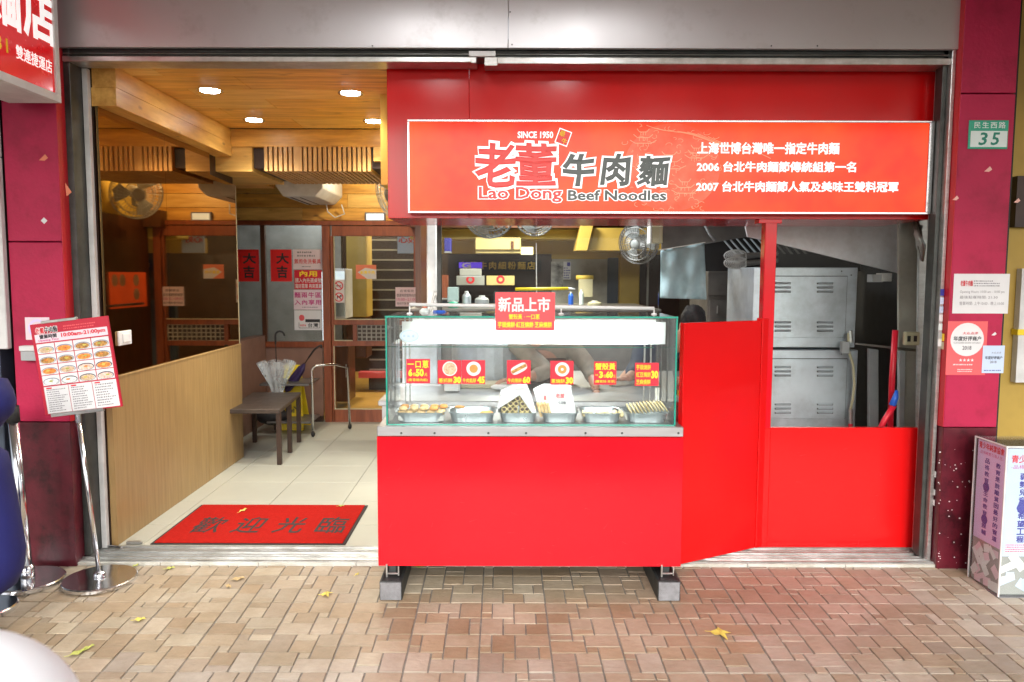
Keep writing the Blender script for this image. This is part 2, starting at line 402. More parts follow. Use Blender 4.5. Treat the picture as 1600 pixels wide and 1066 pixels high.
def poly(name, m_, pl, pts, w0, w1, parent=None):
    return MB().prism([pl.pt(u, v, w0) for u, v in pts], pl.N * (w1 - w0)).build(name, m_, parent)
def print_lines(parent, pl, u0, u1, v0, v1, rows, m_, w=.001, seed=1, fill=.6):
    """rows of unreadably small print as short raised dashes, one part"""
    rnd = random.Random(seed); mb = MB(); h = (v1 - v0) / rows
    for r_ in range(rows):
        u = u0; v = v1 - (r_ + .75) * h; end = u0 + (u1 - u0) * rnd.uniform(.6, 1)
        while u < end:
            l = h * rnd.uniform(.25, .55); 
            mb.prism([pl.pt(u, v, w), pl.pt(u + l, v, w), pl.pt(u + l, v + h * .5 * rnd.uniform(.7, 1), w), pl.pt(u, v + h * .5 * rnd.uniform(.7, 1), w)], pl.N * .0004)
            u += l + h * (1 - fill) * rnd.uniform(.4, 1)
    return mb.build('small_print', m_, parent)

# ================================================================== SETTING
YP = G(1500, 888).y            # pillar fronts
YF = YP + .11                  # opening frame
YR = YP + .24                  # red shop front
ZF = .03                       # shop floor level

# ---- pavement with the moulded stone pieces
_m = MB().box(-7, 7, .55, YP, -.3, -.006).box(-7, 7, YP, YP + .06, -.3, -.006)
for _i, _v in enumerate(_m.v):
    if _v.z > -.1 and _v.y < YP - .1: _v.z += -(YP - _v.y) * .038
base = struct(_m.build('pavement', 'grout'))
road = struct(box('road', 'asphalt', (-30, 30, -14, .40, -.5, -.28)))
kerb = struct(box('kerb', 'concrete_block', (-7, 7, .40, .55, -.45, -.138), bevel=.01))
PAT = [(0,0,1,2),(0,2,1,3),(1,0,3,3),(3,0,6,2),(3,2,5,4),(5,2,6,4),(0,3,2,6),(2,3,3,4),(2,4,4,6),(4,4,6,6)]
TONES = [(.40,.34,.275),(.43,.37,.305),(.37,.31,.255),(.45,.395,.335),(.39,.32,.245),(.46,.41,.345),(.35,.27,.195),(.40,.32,.24)]
MOD = .312
SL_ = .038
def PZ(y): return -(YP - y) * SL_ if y < YP else 0.
def GP(px, py):
    d = ray(px, py); t = (-(YP) * SL_ - CAMP.z) / (d.z - d.y * SL_); return CAMP + d * t
gx0, gy0 = GP(750, 1000).x, GP(700, 942).y
pieces = []
rnd = random.Random(3)
for i in range(-13, 13):
    for j in range(-9, 3):
        mx_, my_ = gx0 + i * MOD, gy0 + j * MOD
        if my_ < .9: continue
        rot = rnd.randrange(4); fl = rnd.random() < .5
        for (a, b, c, d) in PAT:
            if fl: a, c = 6 - c, 6 - a
            for _ in range(rot): a, b, c, d = b, 6 - c, d, 6 - a
            t = TONES[rnd.randrange(len(TONES))]; t = tuple(.85 * t[k] + .15 * (.36, .29, .22)[k] for k in range(3)); x = mx_ + (a + c) / 12 * MOD; y = my_ + (b + d) / 12 * MOD
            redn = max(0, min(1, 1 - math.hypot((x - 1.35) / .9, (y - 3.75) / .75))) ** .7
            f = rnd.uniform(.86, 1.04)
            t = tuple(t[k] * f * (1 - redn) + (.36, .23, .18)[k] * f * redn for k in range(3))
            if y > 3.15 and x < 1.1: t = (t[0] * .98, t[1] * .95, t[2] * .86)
            g = .0019; G2 = .0026
            x0_, x1_ = mx_ + a / 6 * MOD + (G2 if a == 0 else g), mx_ + c / 6 * MOD - (G2 if c == 6 else g); y0_, y1_ = my_ + b / 6 * MOD + (G2 if b == 0 else g), my_ + d / 6 * MOD - (G2 if d == 6 else g)
            if y0_ > YP + .04: continue
            y1_ = min(y1_, YP + .045)
            if y1_ - y0_ < .008: continue
            pieces.append((x0_, x1_, y0_, y1_, rnd.uniform(-.0012, .0012), t))
def stone(mb, x0, x1, y0, y1, dz):
    b = .0022; z = dz
    j = [rnd.uniform(-.0012, .0012) for _ in range(8)]
    S_ = lambda L: [(a_, b_, c_ + PZ(b_)) for a_, b_, c_ in L]
    mb.add(S_([(x0 + j[0], y0 + j[1], -.012), (x1 + j[2], y0 + j[3], -.012), (x1 + j[4], y1 + j[5], -.012), (x0 + j[6], y1 + j[7], -.012),
            (x0 + b + j[0], y0 + b + j[1], z), (x1 - b + j[2], y0 + b + j[3], z), (x1 - b + j[4], y1 - b + j[5], z), (x0 + b + j[6], y1 - b + j[7], z)]),
           [(4, 5, 6, 7), (0, 1, 5, 4), (1, 2, 6, 5), (2, 3, 7, 6), (3, 0, 4, 7)])
def proj(x, y):
    v = RM.to_3x3().inverted() @ (Vector((x, y, -(YP - y) * .038)) - CAMP); return 784 + v.x / -v.z * FPX, 533 - v.y / -v.z * FPX
vis = []; rest = []
for p in pieces:
    cx, cy = (p[0] + p[1]) / 2, (p[2] + p[3]) / 2
    if cy < 1.8: rest.append(p); continue
    u, v = proj(cx, cy)
    area = (p[1] - p[0]) * (p[3] - p[2]) / cy ** 3
    (vis if (0 < u < 1600 and 880 < v < 1075) else rest).append((area, p) if (0 < u < 1600 and 880 < v < 1075) else p)
vis.sort(key=lambda q: -q[0])
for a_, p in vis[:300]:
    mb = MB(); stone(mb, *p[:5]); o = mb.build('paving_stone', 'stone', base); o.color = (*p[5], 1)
rest += [p for a_, p in vis[300:]]
mb = MB(); cols = []
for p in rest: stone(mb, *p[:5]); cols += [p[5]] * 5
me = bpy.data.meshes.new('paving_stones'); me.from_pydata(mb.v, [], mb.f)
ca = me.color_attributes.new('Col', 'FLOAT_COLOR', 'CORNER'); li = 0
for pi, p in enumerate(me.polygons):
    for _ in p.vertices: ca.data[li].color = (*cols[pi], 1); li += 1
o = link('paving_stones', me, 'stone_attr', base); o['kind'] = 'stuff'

# ---- shop floor
floor = struct(box('floor', 'floor_grout', (-3.2, 3.0, YF + .13, 12.5, -.1, ZF - .004)))
T = .5; fx0, fy0 = -1.09, 4.72
for i in range(-5, 9):
    for j in range(-1, 8):
        x0_, x1_ = fx0 + i * T, fx0 + (i + 1) * T; y0_, y1_ = fy0 + j * T, fy0 + (j + 1) * T
        y0_ = max(y0_, YF + .135)
        if x1_ < -2.9 or (x0_ > -.5 and j > 0) or x0_ > 2.9: continue
        MB().box(max(x0_, -2.9) + .002, x1_ - .002, y0_ + .002, y1_ - .002, ZF - .006, ZF).build('floor_tile', 'cream_tile', floor, bevel=.001)
box('floor_finish', 'yellow_floor', (-2.6, 3.0, 8.25, 12.5, ZF - .003, ZF + .003), floor)

# ---- threshold: riser tiles, sliding door track
thr = struct(box('threshold', 'floor_grout', (-2.42, 2.42, YF - .085, YF + .13, -.05, .0)))
for i in range(9):
    x0_ = -2.42 + i * .54
    MB().box(x0_ + .0015, min(2.42, x0_ + .5385), YF - .1, YF - .088, -.02, .016).build('riser_tile', 'riser_tile', thr, bevel=.002)
mb = MB(); mb.box(-2.4, 2.4, YF - .087, YF + .128, .0, .022)
for k, (a, h) in enumerate([(-.084, .026), (-.05, .03), (-.012, .030), (.03, .034), (.07, .030), (.11, .034)]):
    mb.box(-2.4, 2.4, YF + a, YF + a + .010, .0221, h)
mb.build('door_track', 'alu', thr, bevel=.0015)

# ---- arcade ceiling over the pavement, with two lamps, and the wall above the shopfront
arc = struct(box('arcade_ceiling', 'soffit_white', (-7, 7, .7, YP + 1.2, 3.32, 3.6)))
struct(box('upper_wall', 'soffit_white', (-7, 7, .45, .7, 3.1, 9.0)))
for px_ in (545, 1035):
    p = P(px_, 60, YP); x = p.x * .62
    l = thing('arcade_lamp', (x, 2.55, 3.32), 'tube lamp on the arcade ceiling %s of the shop door' % ('left' if px_ < 800 else 'right'), 'ceiling lamp', 'arcade ceiling lamps')
    box('housing', 'white_paint', (x - .09, x + .09, 1.95, 3.15, 3.27, 3.3195), l, .008)
    box('lamp_tube', 'lamp_white', (x - .05, x + .05, 2.0, 3.1, 3.235, 3.2695), l, .01)

# ---- pillars
def pillar(name, x0, x1, side, label):
    t = thing(name, ((x0 + x1) / 2, YP, 0), label, 'pillar')
    zs = P(1520, 668 if side < 0 else 663, YP).z; zj = P(60, 378, YP).z if side > 0 else P(1540, 146, YP).z
    box('upper_facing', 'magenta_wall', (x0, x1, YP, YP + .16, zj + .003, 3.318), t, .003)
    box('middle_facing', 'magenta_wall', (x0, x1, YP, YP + .16, zs + .0015, zj - .003), t, .003)
    box('lower_facing', 'maroon_wall', (x0, x1, YP - .003, YP + .16, -.01, zs - .0015), t, .002)
    xi = x1 if side > 0 else x0
    a, b = (xi, xi + .003) if side > 0 else (xi - .003, xi)
    box('side_facing', 'magenta_side', (a, b, YP + .002, YP + .155, zs + .002, 3.317), t)
    return t
xl0, xl1 = P(28, 700, YP).x, P(118, 700, YP).x
xr0 = P(1466, 800, YP).x
pillar('pillar', -2.62, -2.335, 1, 'magenta and maroon pillar to the left of the open doorway')
pillar('pillar', xr0 + .004, 2.68, -1, 'magenta and maroon pillar to the right carrying the number 35 plate')
XR = xr0
# outer wall backs so nothing behind the pillars is open
struct(box('neighbour_wall', 'navy_metal', (-7, -2.86, YP + .05, YP + .2, -.02, 3.318)))
nb = struct(box('neighbour_wall', 'yellow_wall_dim', (2.62, 7, YP + .35, YP + .5, -.02, 3.317)))
for nm, m_, b in (('sign_panel', 'white_paint', (1592, 420, 1700, 598)), ('trim', 'yellow', (1590, 515, 1700, 524)), ('sign_panel', 'dark_brown', (1588, 275, 1700, 355))):
    pbox(nm, m_, *b, YP + .30 - (.01 if nm == 'trim' else 0), YP + .345, nb)
# neighbour post at far left
t = thing('steel_post', (-2.75, YP + .02, 0), 'dark blue-grey steel post at the left edge beside the magenta pillar', 'post')
box('post_body', 'navy_metal', (-2.84, -2.70, YP + .005, YP + .12, 0, 3.315), t, .004)
t = thing('cable_trunking', (-2.66, YP - .02, 0), 'white plastic cable trunking running down the left pillar edge', 'cable trunking')
for (a, b) in ((150, 246), (247, 545)):
    z0_, z1_ = P(25, b, YP).z, P(25, a, YP).z
    box('cover', 'white_paint', (-2.690, -2.630, YP - .035, YP + .003, z0_ + .001, z1_), t, .004)
t = thing('junction_box', (-2.57, YP - .02, 1.2), 'pale grey metal junction box with a lid behind the menu board', 'electrical box')
pbox('body', 'grey_paint', 32, 549, 76, 564, YP - .05, YP - .004, t, .003)
pbox('lid', 'white_paint', 29, 541, 78, 549, YP - .056, YP - .004, t, .003)

# ---- opening frame
fr = thing('door_frame', (0, YF, 0), 'worn grey metal frame round the wide shop opening', 'door frame')
ztop = P(800, 78, YF).z
def vstrip(nm, m_, xa, xb, Y0, Y1, zt=None): box(nm, m_, (xa, xb, Y0, Y1, ZF, zt or ztop), fr, .002)
vstrip('jamb', 'alu_dark', -2.334, -2.298, YF - .03, YF + .12)
vstrip('jamb_trim', 'white_paint', -2.297, -2.268, YF + .085, YF + .12, P(148, 100, YF).z)
vstrip('jamb', 'alu_dark', XR - .045, XR - .022, YF - .02, YF + .05)
vstrip('jamb_trim', 'alu', XR - .021, XR - .001, YF - .06, YF + .1)
# header: three rails, lower beam in two lengths
zz = [P(800, y_, YF - .02).z for y_ in (77, 83, 85, 91, 93, 98, 104, 107)]
mb = MB()
mb.box(-2.328, XR, YF - .02, YF + .02, zz[1], zz[0] + .05); mb.build('head_rail', 'alu_dark', fr)
MB().box(-2.328, XR, YF - .035, YF + .02, zz[2] - .006, zz[1] - .008).build('head_rail', 'alu', fr, .002)
MB().box(-2.328, XR, YF - .02, YF + .1, zz[3], zz[2] - .007).build('head_rail', 'alu_dark', fr, .002)
xg0, xg1 = P(745, 95, YF).x, P(757, 95, YF).x
MB().box(-2.328, xg0, YF - .045, YF + .1, P(400, 100, YF).z, zz[3] - .001).build('head_beam', 'alu', fr, .003)
MB().box(xg1, XR, YF - .045, YF + .1, P(1100, 104, YF).z, zz[3] - .001).build('head_beam', 'alu', fr, .003)
MB().box(xg0 - .03, xg0 - .001, YF - .055, YF - .046, P(740, 103, YF).z, zz[3] - .004).build('end_cap', 'alu', fr, .002)
MB().box(xg1 + .001, xg1 + .07, YF - .055, YF - .046, P(740, 107, YF).z, zz[3] - .004).build('end_cap', 'alu', fr, .002)
MB().box(xg0 - .04, xg1 + .06, YF - .058, YF - .04, zz[3] - .0005, zz[1]).build('joint_plate', 'white_plastic', fr, .002)
# fascia
fa = thing('steel_fascia', (0, YF - .05, 3), 'brushed steel fascia panels above the shop opening', 'fascia')
zb = P(800, 77, YF - .05).z
xs_ = [-2.34, P(794, 30, YF).x, XR + .02]
for k in range(2):
    MB().box(xs_[k] + .001, xs_[k + 1] - .001, YF - .07, YF - .04, zb, 3.318).build('panel', 'fascia_steel', fa, .002)
for (a, b) in ((797, 19), (800, 70), (582, 72), (1205, 72), (1277, 72)):
    p = P(a, b, YF - .07); MB().lathe([(.004, 0), (.0045, .002), (.002, .003)], p, 8, Matrix.Rotation(R(90), 3, 'X')).build('rivet', 'alu_dark', fa)

# ================================================================== HALL (left side of the shop)
XM = -2.238      # mirror plane
ZC = 2.74
ceil = struct(box('ceiling', 'dark_brown', (-3.2, -.56, YF + .1, 8.4, ZC + .02, ZC + .1)))
y = YF + .1; k = 0
JY = [YF + .1, 4.55, 4.86, 5.13, 5.40, 5.76, 6.13]
for k in range(len(JY) - 1):
    x = -3.2; q = 0
    for xe in ((-1.55 if k % 2 else -1.95), -.56):
        MB().box(x + .0015, xe - .0015, JY[k] + .002, JY[k + 1] - .002, ZC, ZC + .019).build('ceiling_plank', 'wood_honey' if (k + q) % 3 else 'wood_pale', ceil, .0015)
        x = xe; q += 1
# bulkhead with slats
yb0, zb0 = 6.15, P(500, 268, 6.15).z
bh = thing('slatted_bulkhead', (-1.6, yb0, zb0), 'honey wood bulkhead with a row of vertical slats under the hall ceiling', 'ceiling bulkhead')
z230 = P(500, 230, yb0).z
MB().box(-3.2, -.56, yb0, yb0 + .9, z230 + .002, ZC - .001).build('upper_board', 'wood_honey', bh, .002)
MB().box(-3.2, -1.975, yb0 + .012, yb0 + .9, zb0, z230).build('backing_board', 'wood_pale', bh)
MB().box(-1.972, -.56, yb0 + .05, yb0 + .9, zb0 + .03, z230).build('backing_board', 'dark_brown', bh)
xa, xb = P(413, 250, yb0).x, P(582, 250, yb0).x
ns = 22
for i in range(ns):
    w_ = (xb - xa) / ns; wd = w_ * (.66 if i != 6 else 1.15)
    MB().box(xa + i * w_, xa + i * w_ + wd, yb0 - .006, yb0 + .86, zb0, z230 + .001).build('slat', 'wood_slat', bh, .001)
MB().box(xb + .008, -.56, yb0 - .006, yb0 + .86, zb0 + .08, z230 + .001).build('backing_board', 'wood_pale', bh, .001)
# beam along the mirror
z1_, z0_ = ZC - .001, 2.525
bm_ = thing('wood_beam', (-2.2, 4.35, z0_), 'long honey wood box beam running back along the top of the mirror wall', 'beam')
MB().box(XM - .03, -2.13, YF + .12, 6.149, z0_, z0_ + .10).build('lower_board', 'wood_depth', bm_, .002)
MB().box(XM - .03, -2.133, YF + .13, 6.148, z0_ + .102, z1_).build('upper_board', 'wood_depth', bm_, .002)
MB().box(-2.9, -2.16, 6.3, 7.4, z0_ - .11, z0_ - .001).build('cross_board', 'wood_honey', bm_, .002)
# low veneer wall with ledge, mirror panels above
yE = G(383, 714, ZF).y
lw = thing('low_wall', (-2.24, YF + .1, ZF), 'low pale veneer wall panel below the dark mirror on the left', 'partition wall')
ysp = [YF + .125, 5.75, yE]
for k in range(2):
    MB().box(-2.262, -2.225, ysp[k] + .0025, ysp[k + 1] - .0025, ZF, 1.0).build('panel', 'wood_veneer', lw, .0015)
MB().box(-2.238, -2.222, YF + .125, yE + .004, 1.0, 1.012).build('ledge', 'wood_veneer', lw, .002)
struct(box('hall_wall', 'dark_brown', (-2.45, -2.265, YF + .13, yE + .02, ZF, ZC)))
mw = thing('mirror_wall', (XM, 5, 1), 'brown tinted mirror panels on the left wall reflecting the hall', 'mirror')
yj = PXp(263, 400, XM).y; yt = 5.97
zlow = P(375, 290, yE).z
for (a, b) in ((YF + .125, yj), (yj, yE)):
    pts = []
    if b <= yt: pts = [(a, 1.014), (b, 1.014), (b, z0_ - .002), (a, z0_ - .002)]
    else: pts = [(a, 1.014), (b, 1.014), (b, zlow), (max(a, yt), zlow + .02)] + ([(yt, z0_ - .002), (a, z0_ - .002)] if a < yt else [])
    MB().prism([(XM, a_ + (.0012 if a_ == a else -.0012), b_) for a_, b_ in pts], (-.012, 0, 0)).build('mirror_panel', 'tinted_mirror', mw)
MB().box(XM - .013, XM + .003, yE + .0005, yE + .004, 1.014, zlow).build('edge_trim', 'beige_metal', mw)
# light switch on the mirror wall near the door
t = thing('light_switch', (XM + .01, 4.5, 1.25), 'square white light switch on the mirror beside the menu board', 'light switch')
ya_, yb_ = PXp(183, 530, XM).y, PXp(203, 530, XM).y
zc_ = (PXp(193, 518, XM).z + PXp(193, 538, XM).z) / 2
MB().box(XM, XM + .012, ya_, yb_, zc_ - .042, zc_ + .042).build('plate', 'white_plastic', t, .003)
MB().box(XM + .012, XM + .018, ya_ + (yb_ - ya_) * .25, yb_ - (yb_ - ya_) * .15, zc_ - .026, zc_ + .026).build('rocker', 'white_plastic', t, .002)

# recess left wall, back wall above the partition
YB = 8.15
struct(box('recess_wall', 'panel_pinkbrown', (-2.62, -2.50, yE + .021, YB - .06, ZF, .96)))
zh = P(500, 345, YB).z
hw = struct(box('header_wall', 'dark_brown', (-3.2, -.56, YB + .02, YB + .12, zh, ZC)))
zz_ = [zh, P(500, 325, YB).z, P(500, 303, YB).z, P(500, 278, YB).z, ZC]
for k in range(4):
    for (xa_, xe) in ((-3.2, -1.62 if k % 2 else -2.1), (-1.62 if k % 2 else -2.1, -.56)):
        MB().box(xa_ + .001, xe - .001, YB, YB + .019, zz_[k] + .002, zz_[k + 1] - .002).build('wall_plank', ['wood_pale', 'wood_honey'][(k + (xe > -1)) % 2], hw, .002)

# partition with door
pt_ = thing('wood_partition', (-1.7, YB, ZF), 'reddish brown wood framed glass partition at the back left of the hall', 'partition')
def pb(nm, m_, a, b, c, d, y0=YB - .03, y1=YB + .03, par=None, bv=.003): return pbox(nm, m_, a, b, c, d, y0, y1, par or pt_, bv)
pb('head_rail', 'wood_red', 300, 345, 668, 352, YB - .05)
pb('post', 'wood_red', 505, 352, 517, 660, YB - .04)
pb('post', 'wood_red', 652, 352, 664, 660, YB - .04)
pb('post', 'wood_brown', 408, 352, 415, 534)
pb('rail', 'wood_red', 300, 534, 505, 543)
pb('base_rail', 'dark_brown', 300, 650, 505, 661)
pb('lower_panel', 'panel_pinkbrown', 300, 543, 505, 650, YB - .01, YB + .01)
pb('glass_pane', 'glass_hazy', 300, 352, 408, 534, YB - .003, YB + .003, bv=0)
pb('glass_pane', 'glass_hazy', 415, 352, 505, 534, YB - .003, YB + .003, bv=0)
dr = thing('wood_door', (-1.3, YB, ZF), 'reddish brown sliding door with glass panes and a lattice at the back', 'door')
pb('top_rail', 'wood_red', 518, 353, 651, 369, YB - .035, YB + .02, dr)
pb('stile', 'wood_red', 518, 369, 522, 661, YB - .035, YB + .02, dr)
pb('stile', 'wood_red', 647, 369, 651, 661, YB - .035, YB + .02, dr)
pb('rail', 'wood_red', 522, 500, 647, 508, YB - .035, YB + .02, dr)
pb('rail', 'wood_red', 522, 533, 647, 541, YB - .035, YB + .02, dr)
pb('bottom_rail', 'wood_red', 522, 640, 647, 661, YB - .035, YB + .02, dr)
pb('mullion', 'wood_red', 551, 508, 558, 533, YB - .035, YB + .02, dr)
for (a, b, c, d) in ((522, 369, 647, 500), (522, 508, 551, 533), (522, 541, 647, 640)):
    g_ = pb('glass_pane', 'glass', a, b, c, d, YB - .004, YB + .002, dr, 0)
    x0_, x1_, z0q, z1q = rect(a, b, c, d, YB - .035); e = .010
    mb = MB(); mb.box(x0_, x1_, YB - .036, YB - .03, z0q, z0q + e); mb.box(x0_, x0_ + e, YB - .036, YB - .03, z0q + e, z1q)
    mb.build('glazing_bead', 'beige_metal', dr)
lat = pb('lattice_back', 'dark_brown', 558, 508, 647, 533, YB + .0, YB + .01, dr, 0)
x0_, x1_, z0q, z1q = rect(558, 508, 647, 533, YB - .02)
mb = MB()
for i in range(13): xx = x0_ + (x1_ - x0_) * i / 12; mb.box(xx - .006, xx + .006, YB - .02, YB - .006, z0q, z1q)
for i in range(5): zq = z0q + (z1q - z0q) * i / 4; mb.box(x0_, x1_, YB - .024, YB - .0205, zq - .006, zq + .006)
mb.build('lattice', 'concrete', dr)
# room behind door and glass
rm = struct(box('back_room_wall', 'dark_brown', (-6.3, 3.2, 12.4, 12.5, ZF, 3.2)))
struct(box('back_room_wall', 'concrete', (-3.3, -2.0, 9.6, 9.7, ZF, 3.0)))
struct(box('back_room_wall', 'dark_brown', (-3.35, -3.21, YF + .13, 12.4, ZF, 3.0)))
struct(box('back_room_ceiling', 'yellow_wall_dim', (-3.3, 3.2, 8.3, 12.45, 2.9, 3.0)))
cw_ = thing('concrete_wall', (-1.9, 8.7, 0), 'blotchy grey wall seen through the left glass panes at the back', 'wall')
pbox('wall', 'concrete', 250, 352, 508, 640, 8.75, 8.85, cw_)
pc = thing('yellow_pillar', (-1.5, 9.6, 0), 'yellow wood clad pillar seen through the glass of the back door', 'pillar')
pbox('cladding', 'yellow_wall_dim', 541, 340, 573, 496, 9.5, 9.9, pc, .01); pbox('base', 'wood_brown', 541, 497, 573, 560, 9.52, 9.9, pc, .01)
bl = thing('slatted_screen', (-1.1, 10.3, 0), 'dark brown wall with pale horizontal slat lines behind the back door', 'screen')
pbox('backing', 'dark_brown', 575, 350, 680, 640, 10.4, 10.5, bl)
for k in range(14):
    yy = 374 + k * 15.6; pbox('slat', 'concrete', 577, yy, 655, yy + 2.2, 10.37, 10.395, bl)
pbox('plinth', 'salmon', 560, 582, 680, 591, 10.2, 10.36, bl)
cb = thing('wood_cabinet', (-1.9, 9.4, 0), 'tall grey brown cabinet door leaning behind the lower pane of the back door', 'cabinet')
pbox('front', 'wood_brown', 523, 541, 545, 628, 8.9, 9.3, cb, .005); pbox('handle', 'alu', 540, 570, 541.5, 590, 8.88, 8.899, cb)
cb = thing('display_cooler', (-2.0, 8.6, 0), 'lit glass fronted cooler glowing behind the left edge of the back door', 'cooler')
pbox('body', 'white_paint', 519, 420, 540, 498, 8.6, 9.0, cb, .004); pbox('lit_shelf', 'exit_lamp', 521, 424, 538, 437, 8.585, 8.599, cb)
pbox('door_glass', 'glass_hazy', 521, 440, 538, 494, 8.585, 8.599, cb)
# divider wall between hall and kitchen
XD = -.775
dv = struct(box('divider_wall', 'wood_brown', (XD, XD + .05, 6.9, YB - .06, ZF, 2.17)))
struct(box('divider_wall', 'yellow_wall', (XD, XD + .06, 4.98, YB - .06, 2.175, ZC)))
dp = thing('white_column', (XD + .1, 6.9, 0), 'pale grey painted column between the hall door and the kitchen window', 'column')
pbox('shaft', 'white_paint', 667, 340, 682, 640, 6.3, 6.6, dp, .008)

# ---- downlights
def downlight(px, py, i):
    p = G(px, py, ZC)
    t = thing('downlight', p, ['bright recessed downlight in the hall ceiling nearest the doorway on the left', 'bright recessed downlight in the hall ceiling nearest the red sign box',
              'recessed downlight at the far left of the hall ceiling above the beam end', 'recessed downlight at the far right of the hall ceiling cut close to the red panel'][i], 'downlight', 'downlights in the wood ceiling')
    MB().lathe([(.052, 0), (.068, -.001), (.080, -.004), (.080, .0), (.055, .03)], (p.x, p.y, ZC - .0015), 28).build('trim_ring', 'chrome', t, smooth=True)
    MB().lathe([(.0, -.004), (.058, -.004), (.058, .0)], (p.x, p.y, ZC - .004), 24).build('bulb_face', 'lamp_cool', t)
    L_ = bpy.data.lights.new('downlight_beam', 'SPOT'); L_.energy = 42; L_.spot_size = R(130); L_.spot_blend = .8; L_.color = (1, .95, .86); L_.shadow_soft_size = .06
    lo = bpy.data.objects.new('downlight_beam', L_); COL.objects.link(lo); lo.location = (p.x, p.y, ZC - .03)
for i, (a, b) in enumerate(((328, 141), (548, 145), (397, 187), (584, 189))): downlight(a, b, i)
# added fill lights without fixtures, to brighten hall, kitchen and back rooms
def roomfill(x, y, z, e, c=(1, .88, .65), s=.4):
    L_ = bpy.data.lights.new('room_fill', 'AREA'); L_.energy = e; L_.size = s; L_.color = c
    lo = bpy.data.objects.new('room_fill', L_); COL.objects.link(lo); lo.location = (x, y, z)
roomfill(-1.4, 10.4, 2.8, 45); roomfill(.8, 9.8, 2.8, 50); roomfill(.3, 5.75, 2.68, 30, (.90, .96, 1), .8); roomfill(.3, 7.4, 2.6, 42, (1, .93, .75)); pl2 = bpy.data.lights.new('room_fill', 'POINT'); pl2.energy = 13; pl2.color = (1, .86, .6); pl2.shadow_soft_size = .03; po2 = bpy.data.objects.new('room_fill', pl2); COL.objects.link(po2); po2.location = (-1.2, 7.45, 2.62)
roomfill(-2.1, 8.45, 2.7, 9, (.9, .95, 1), .3)

# ================================================================== RED FRONT
rf = thing('red_shopfront', (1, YR, 0), 'glossy red panelled shopfront surround with low wall and slim post', 'shopfront')
SOF = P(1440, 343, YR).z      # underside of the box
xL = P(605, 200, YR).x; xR2 = P(1463, 200, YR).x
ztp = P(900, 100, YR).z
# upper box made as front board plus underside
zu = P(1000, 190, YR).z
MB().box(xL, P(733, 150, YR).x, YR, YR + .02, SOF, ztp + .05).build('upper_panel', 'red_paint2', rf, .002)
MB().box(P(733, 150, YR).x + .001, xR2, YR, YR + .02, SOF, ztp + .05).build('upper_panel', 'red_paint2', rf, .002)
MB().box(xL, xR2, YR + .021, 4.98, SOF, SOF + .02).build('soffit', 'red_paint', rf)
MB().box(xL, xL + .02, YR + .021, 4.98, SOF + .021, ZC).build('side_panel', 'red_paint', rf)
MB().box(xL + .02, xR2, 4.96, 4.98, SOF + .021, ZC).build('back_panel', 'wood_brown', rf)
# post
a0 = P(1195, 400, YR); a1 = P(1213, 400, YR)
MB().box(a1.x - .066, a1.x, YR, YR + .07, ZF, SOF - .001).build('post', 'red_paint', rf, .003)
pbox('bracket', 'red_paint', 1186, 342.5, 1222, 349, YR - .004, YR + .075, rf, .002)
# low panel
xlp0, xlp1 = a1.x, P(1441, 760, YR).x
zlt = P(1320, 669, YR).z; zlb = P(1320, 856, YR).z
MB().box(xlp0 + .001, xlp1, YR + .005, YR + .045, zlb, zlt).build('low_panel', 'red_paint2', rf, .003)
MB().box(P(1190, 760, YR).x, xlp0, YR - .006, YR + .045, zlb, zlt).build('low_post', 'red_paint2', rf, .003)
# glass above the low panel and in the middle window
MB().box(xlp0 + .002, xlp1 - .01, YR + .02, YR + .026, zlt + .001, SOF - .002).build('glass_pane', 'glass', rf)
xw0, xw1, xw2 = P(690, 400, 4.97).x, P(838, 400, 4.97).x, P(1192, 400, 4.97).x
# open half door
hx, hy = P(1199, 700, YR).x - .02, YR - .005
dend = G(1064, 886, .02); de = Vector((P(1065, 700, 4.05).x, 4.05, 0))
hd = thing('half_door', (hx, hy, ZF), 'red half height door swung open towards the food cart', 'door')
dv_ = (de - Vector((hx, hy, 0))).normalized(); nv = Vector((dv_.y, -dv_.x, 0))
if nv.y < 0: nv = -nv
L0 = (de - Vector((hx, hy, 0))).length
zt_ = P(1068, 505, 4.05).z; zb_ = .035
def door_piece(nm, s0, s1, z0, z1, w0, w1):
    o_ = Vector((hx, hy, 0)); p = [o_ + dv_ * s0 + nv * w0, o_ + dv_ * s1 + nv * w0, o_ + dv_ * s1 + nv * w1, o_ + dv_ * s0 + nv * w1]
    return MB().prism([(q.x, q.y, z0) for q in p], (0, 0, z1 - z0)).build(nm, 'red_paint2', hd, .003)
door_piece('leaf', .05, L0, zb_, zt_, 0, .035)
door_piece('edge_post', 0, .048, zb_, zt_ + .012, -.006, .042)

# ---- sign box
YS = YR - .10
sg = thing('shop_sign', (1.0, YS, 2.2), 'wide orange red backlit shop sign with white framed edge and noodle shop lettering', 'sign')
x0s, x1s, z0s, z1s = rect(637, 188, 1457, 337, YS)
z0s += .01
sheet('sign_body', 'white_paint', front(YS), x0s + .004, x1s - .004, z0s + .004, z1s - .004, -.098, -.012, sg)
SGR = sg; sg = sheet('sign_face', 'sign_orange', front(YS), x0s + .012, x1s - .03, z0s + .012, z1s - .012, -.0115, 0, sg)
mb = MB(); e = .011
mb.box(x0s, x1s, YS - .006, YS + .095, z1s - e, z1s); mb.box(x0s, x1s, YS - .006, YS + .095, z0s, z0s + e)
mb.box(x0s, x0s + e, YS - .0055, YS + .095, z0s + e, z1s - e); mb.box(x1s - .028, x1s, YS - .0055, YS + .095, z0s + e, z1s - e)
mb.build('frame', 'chrome', SGR, .002)
F = front(YS)
def sr(a, b, c, d): return rect(a, b, c, d, YS)
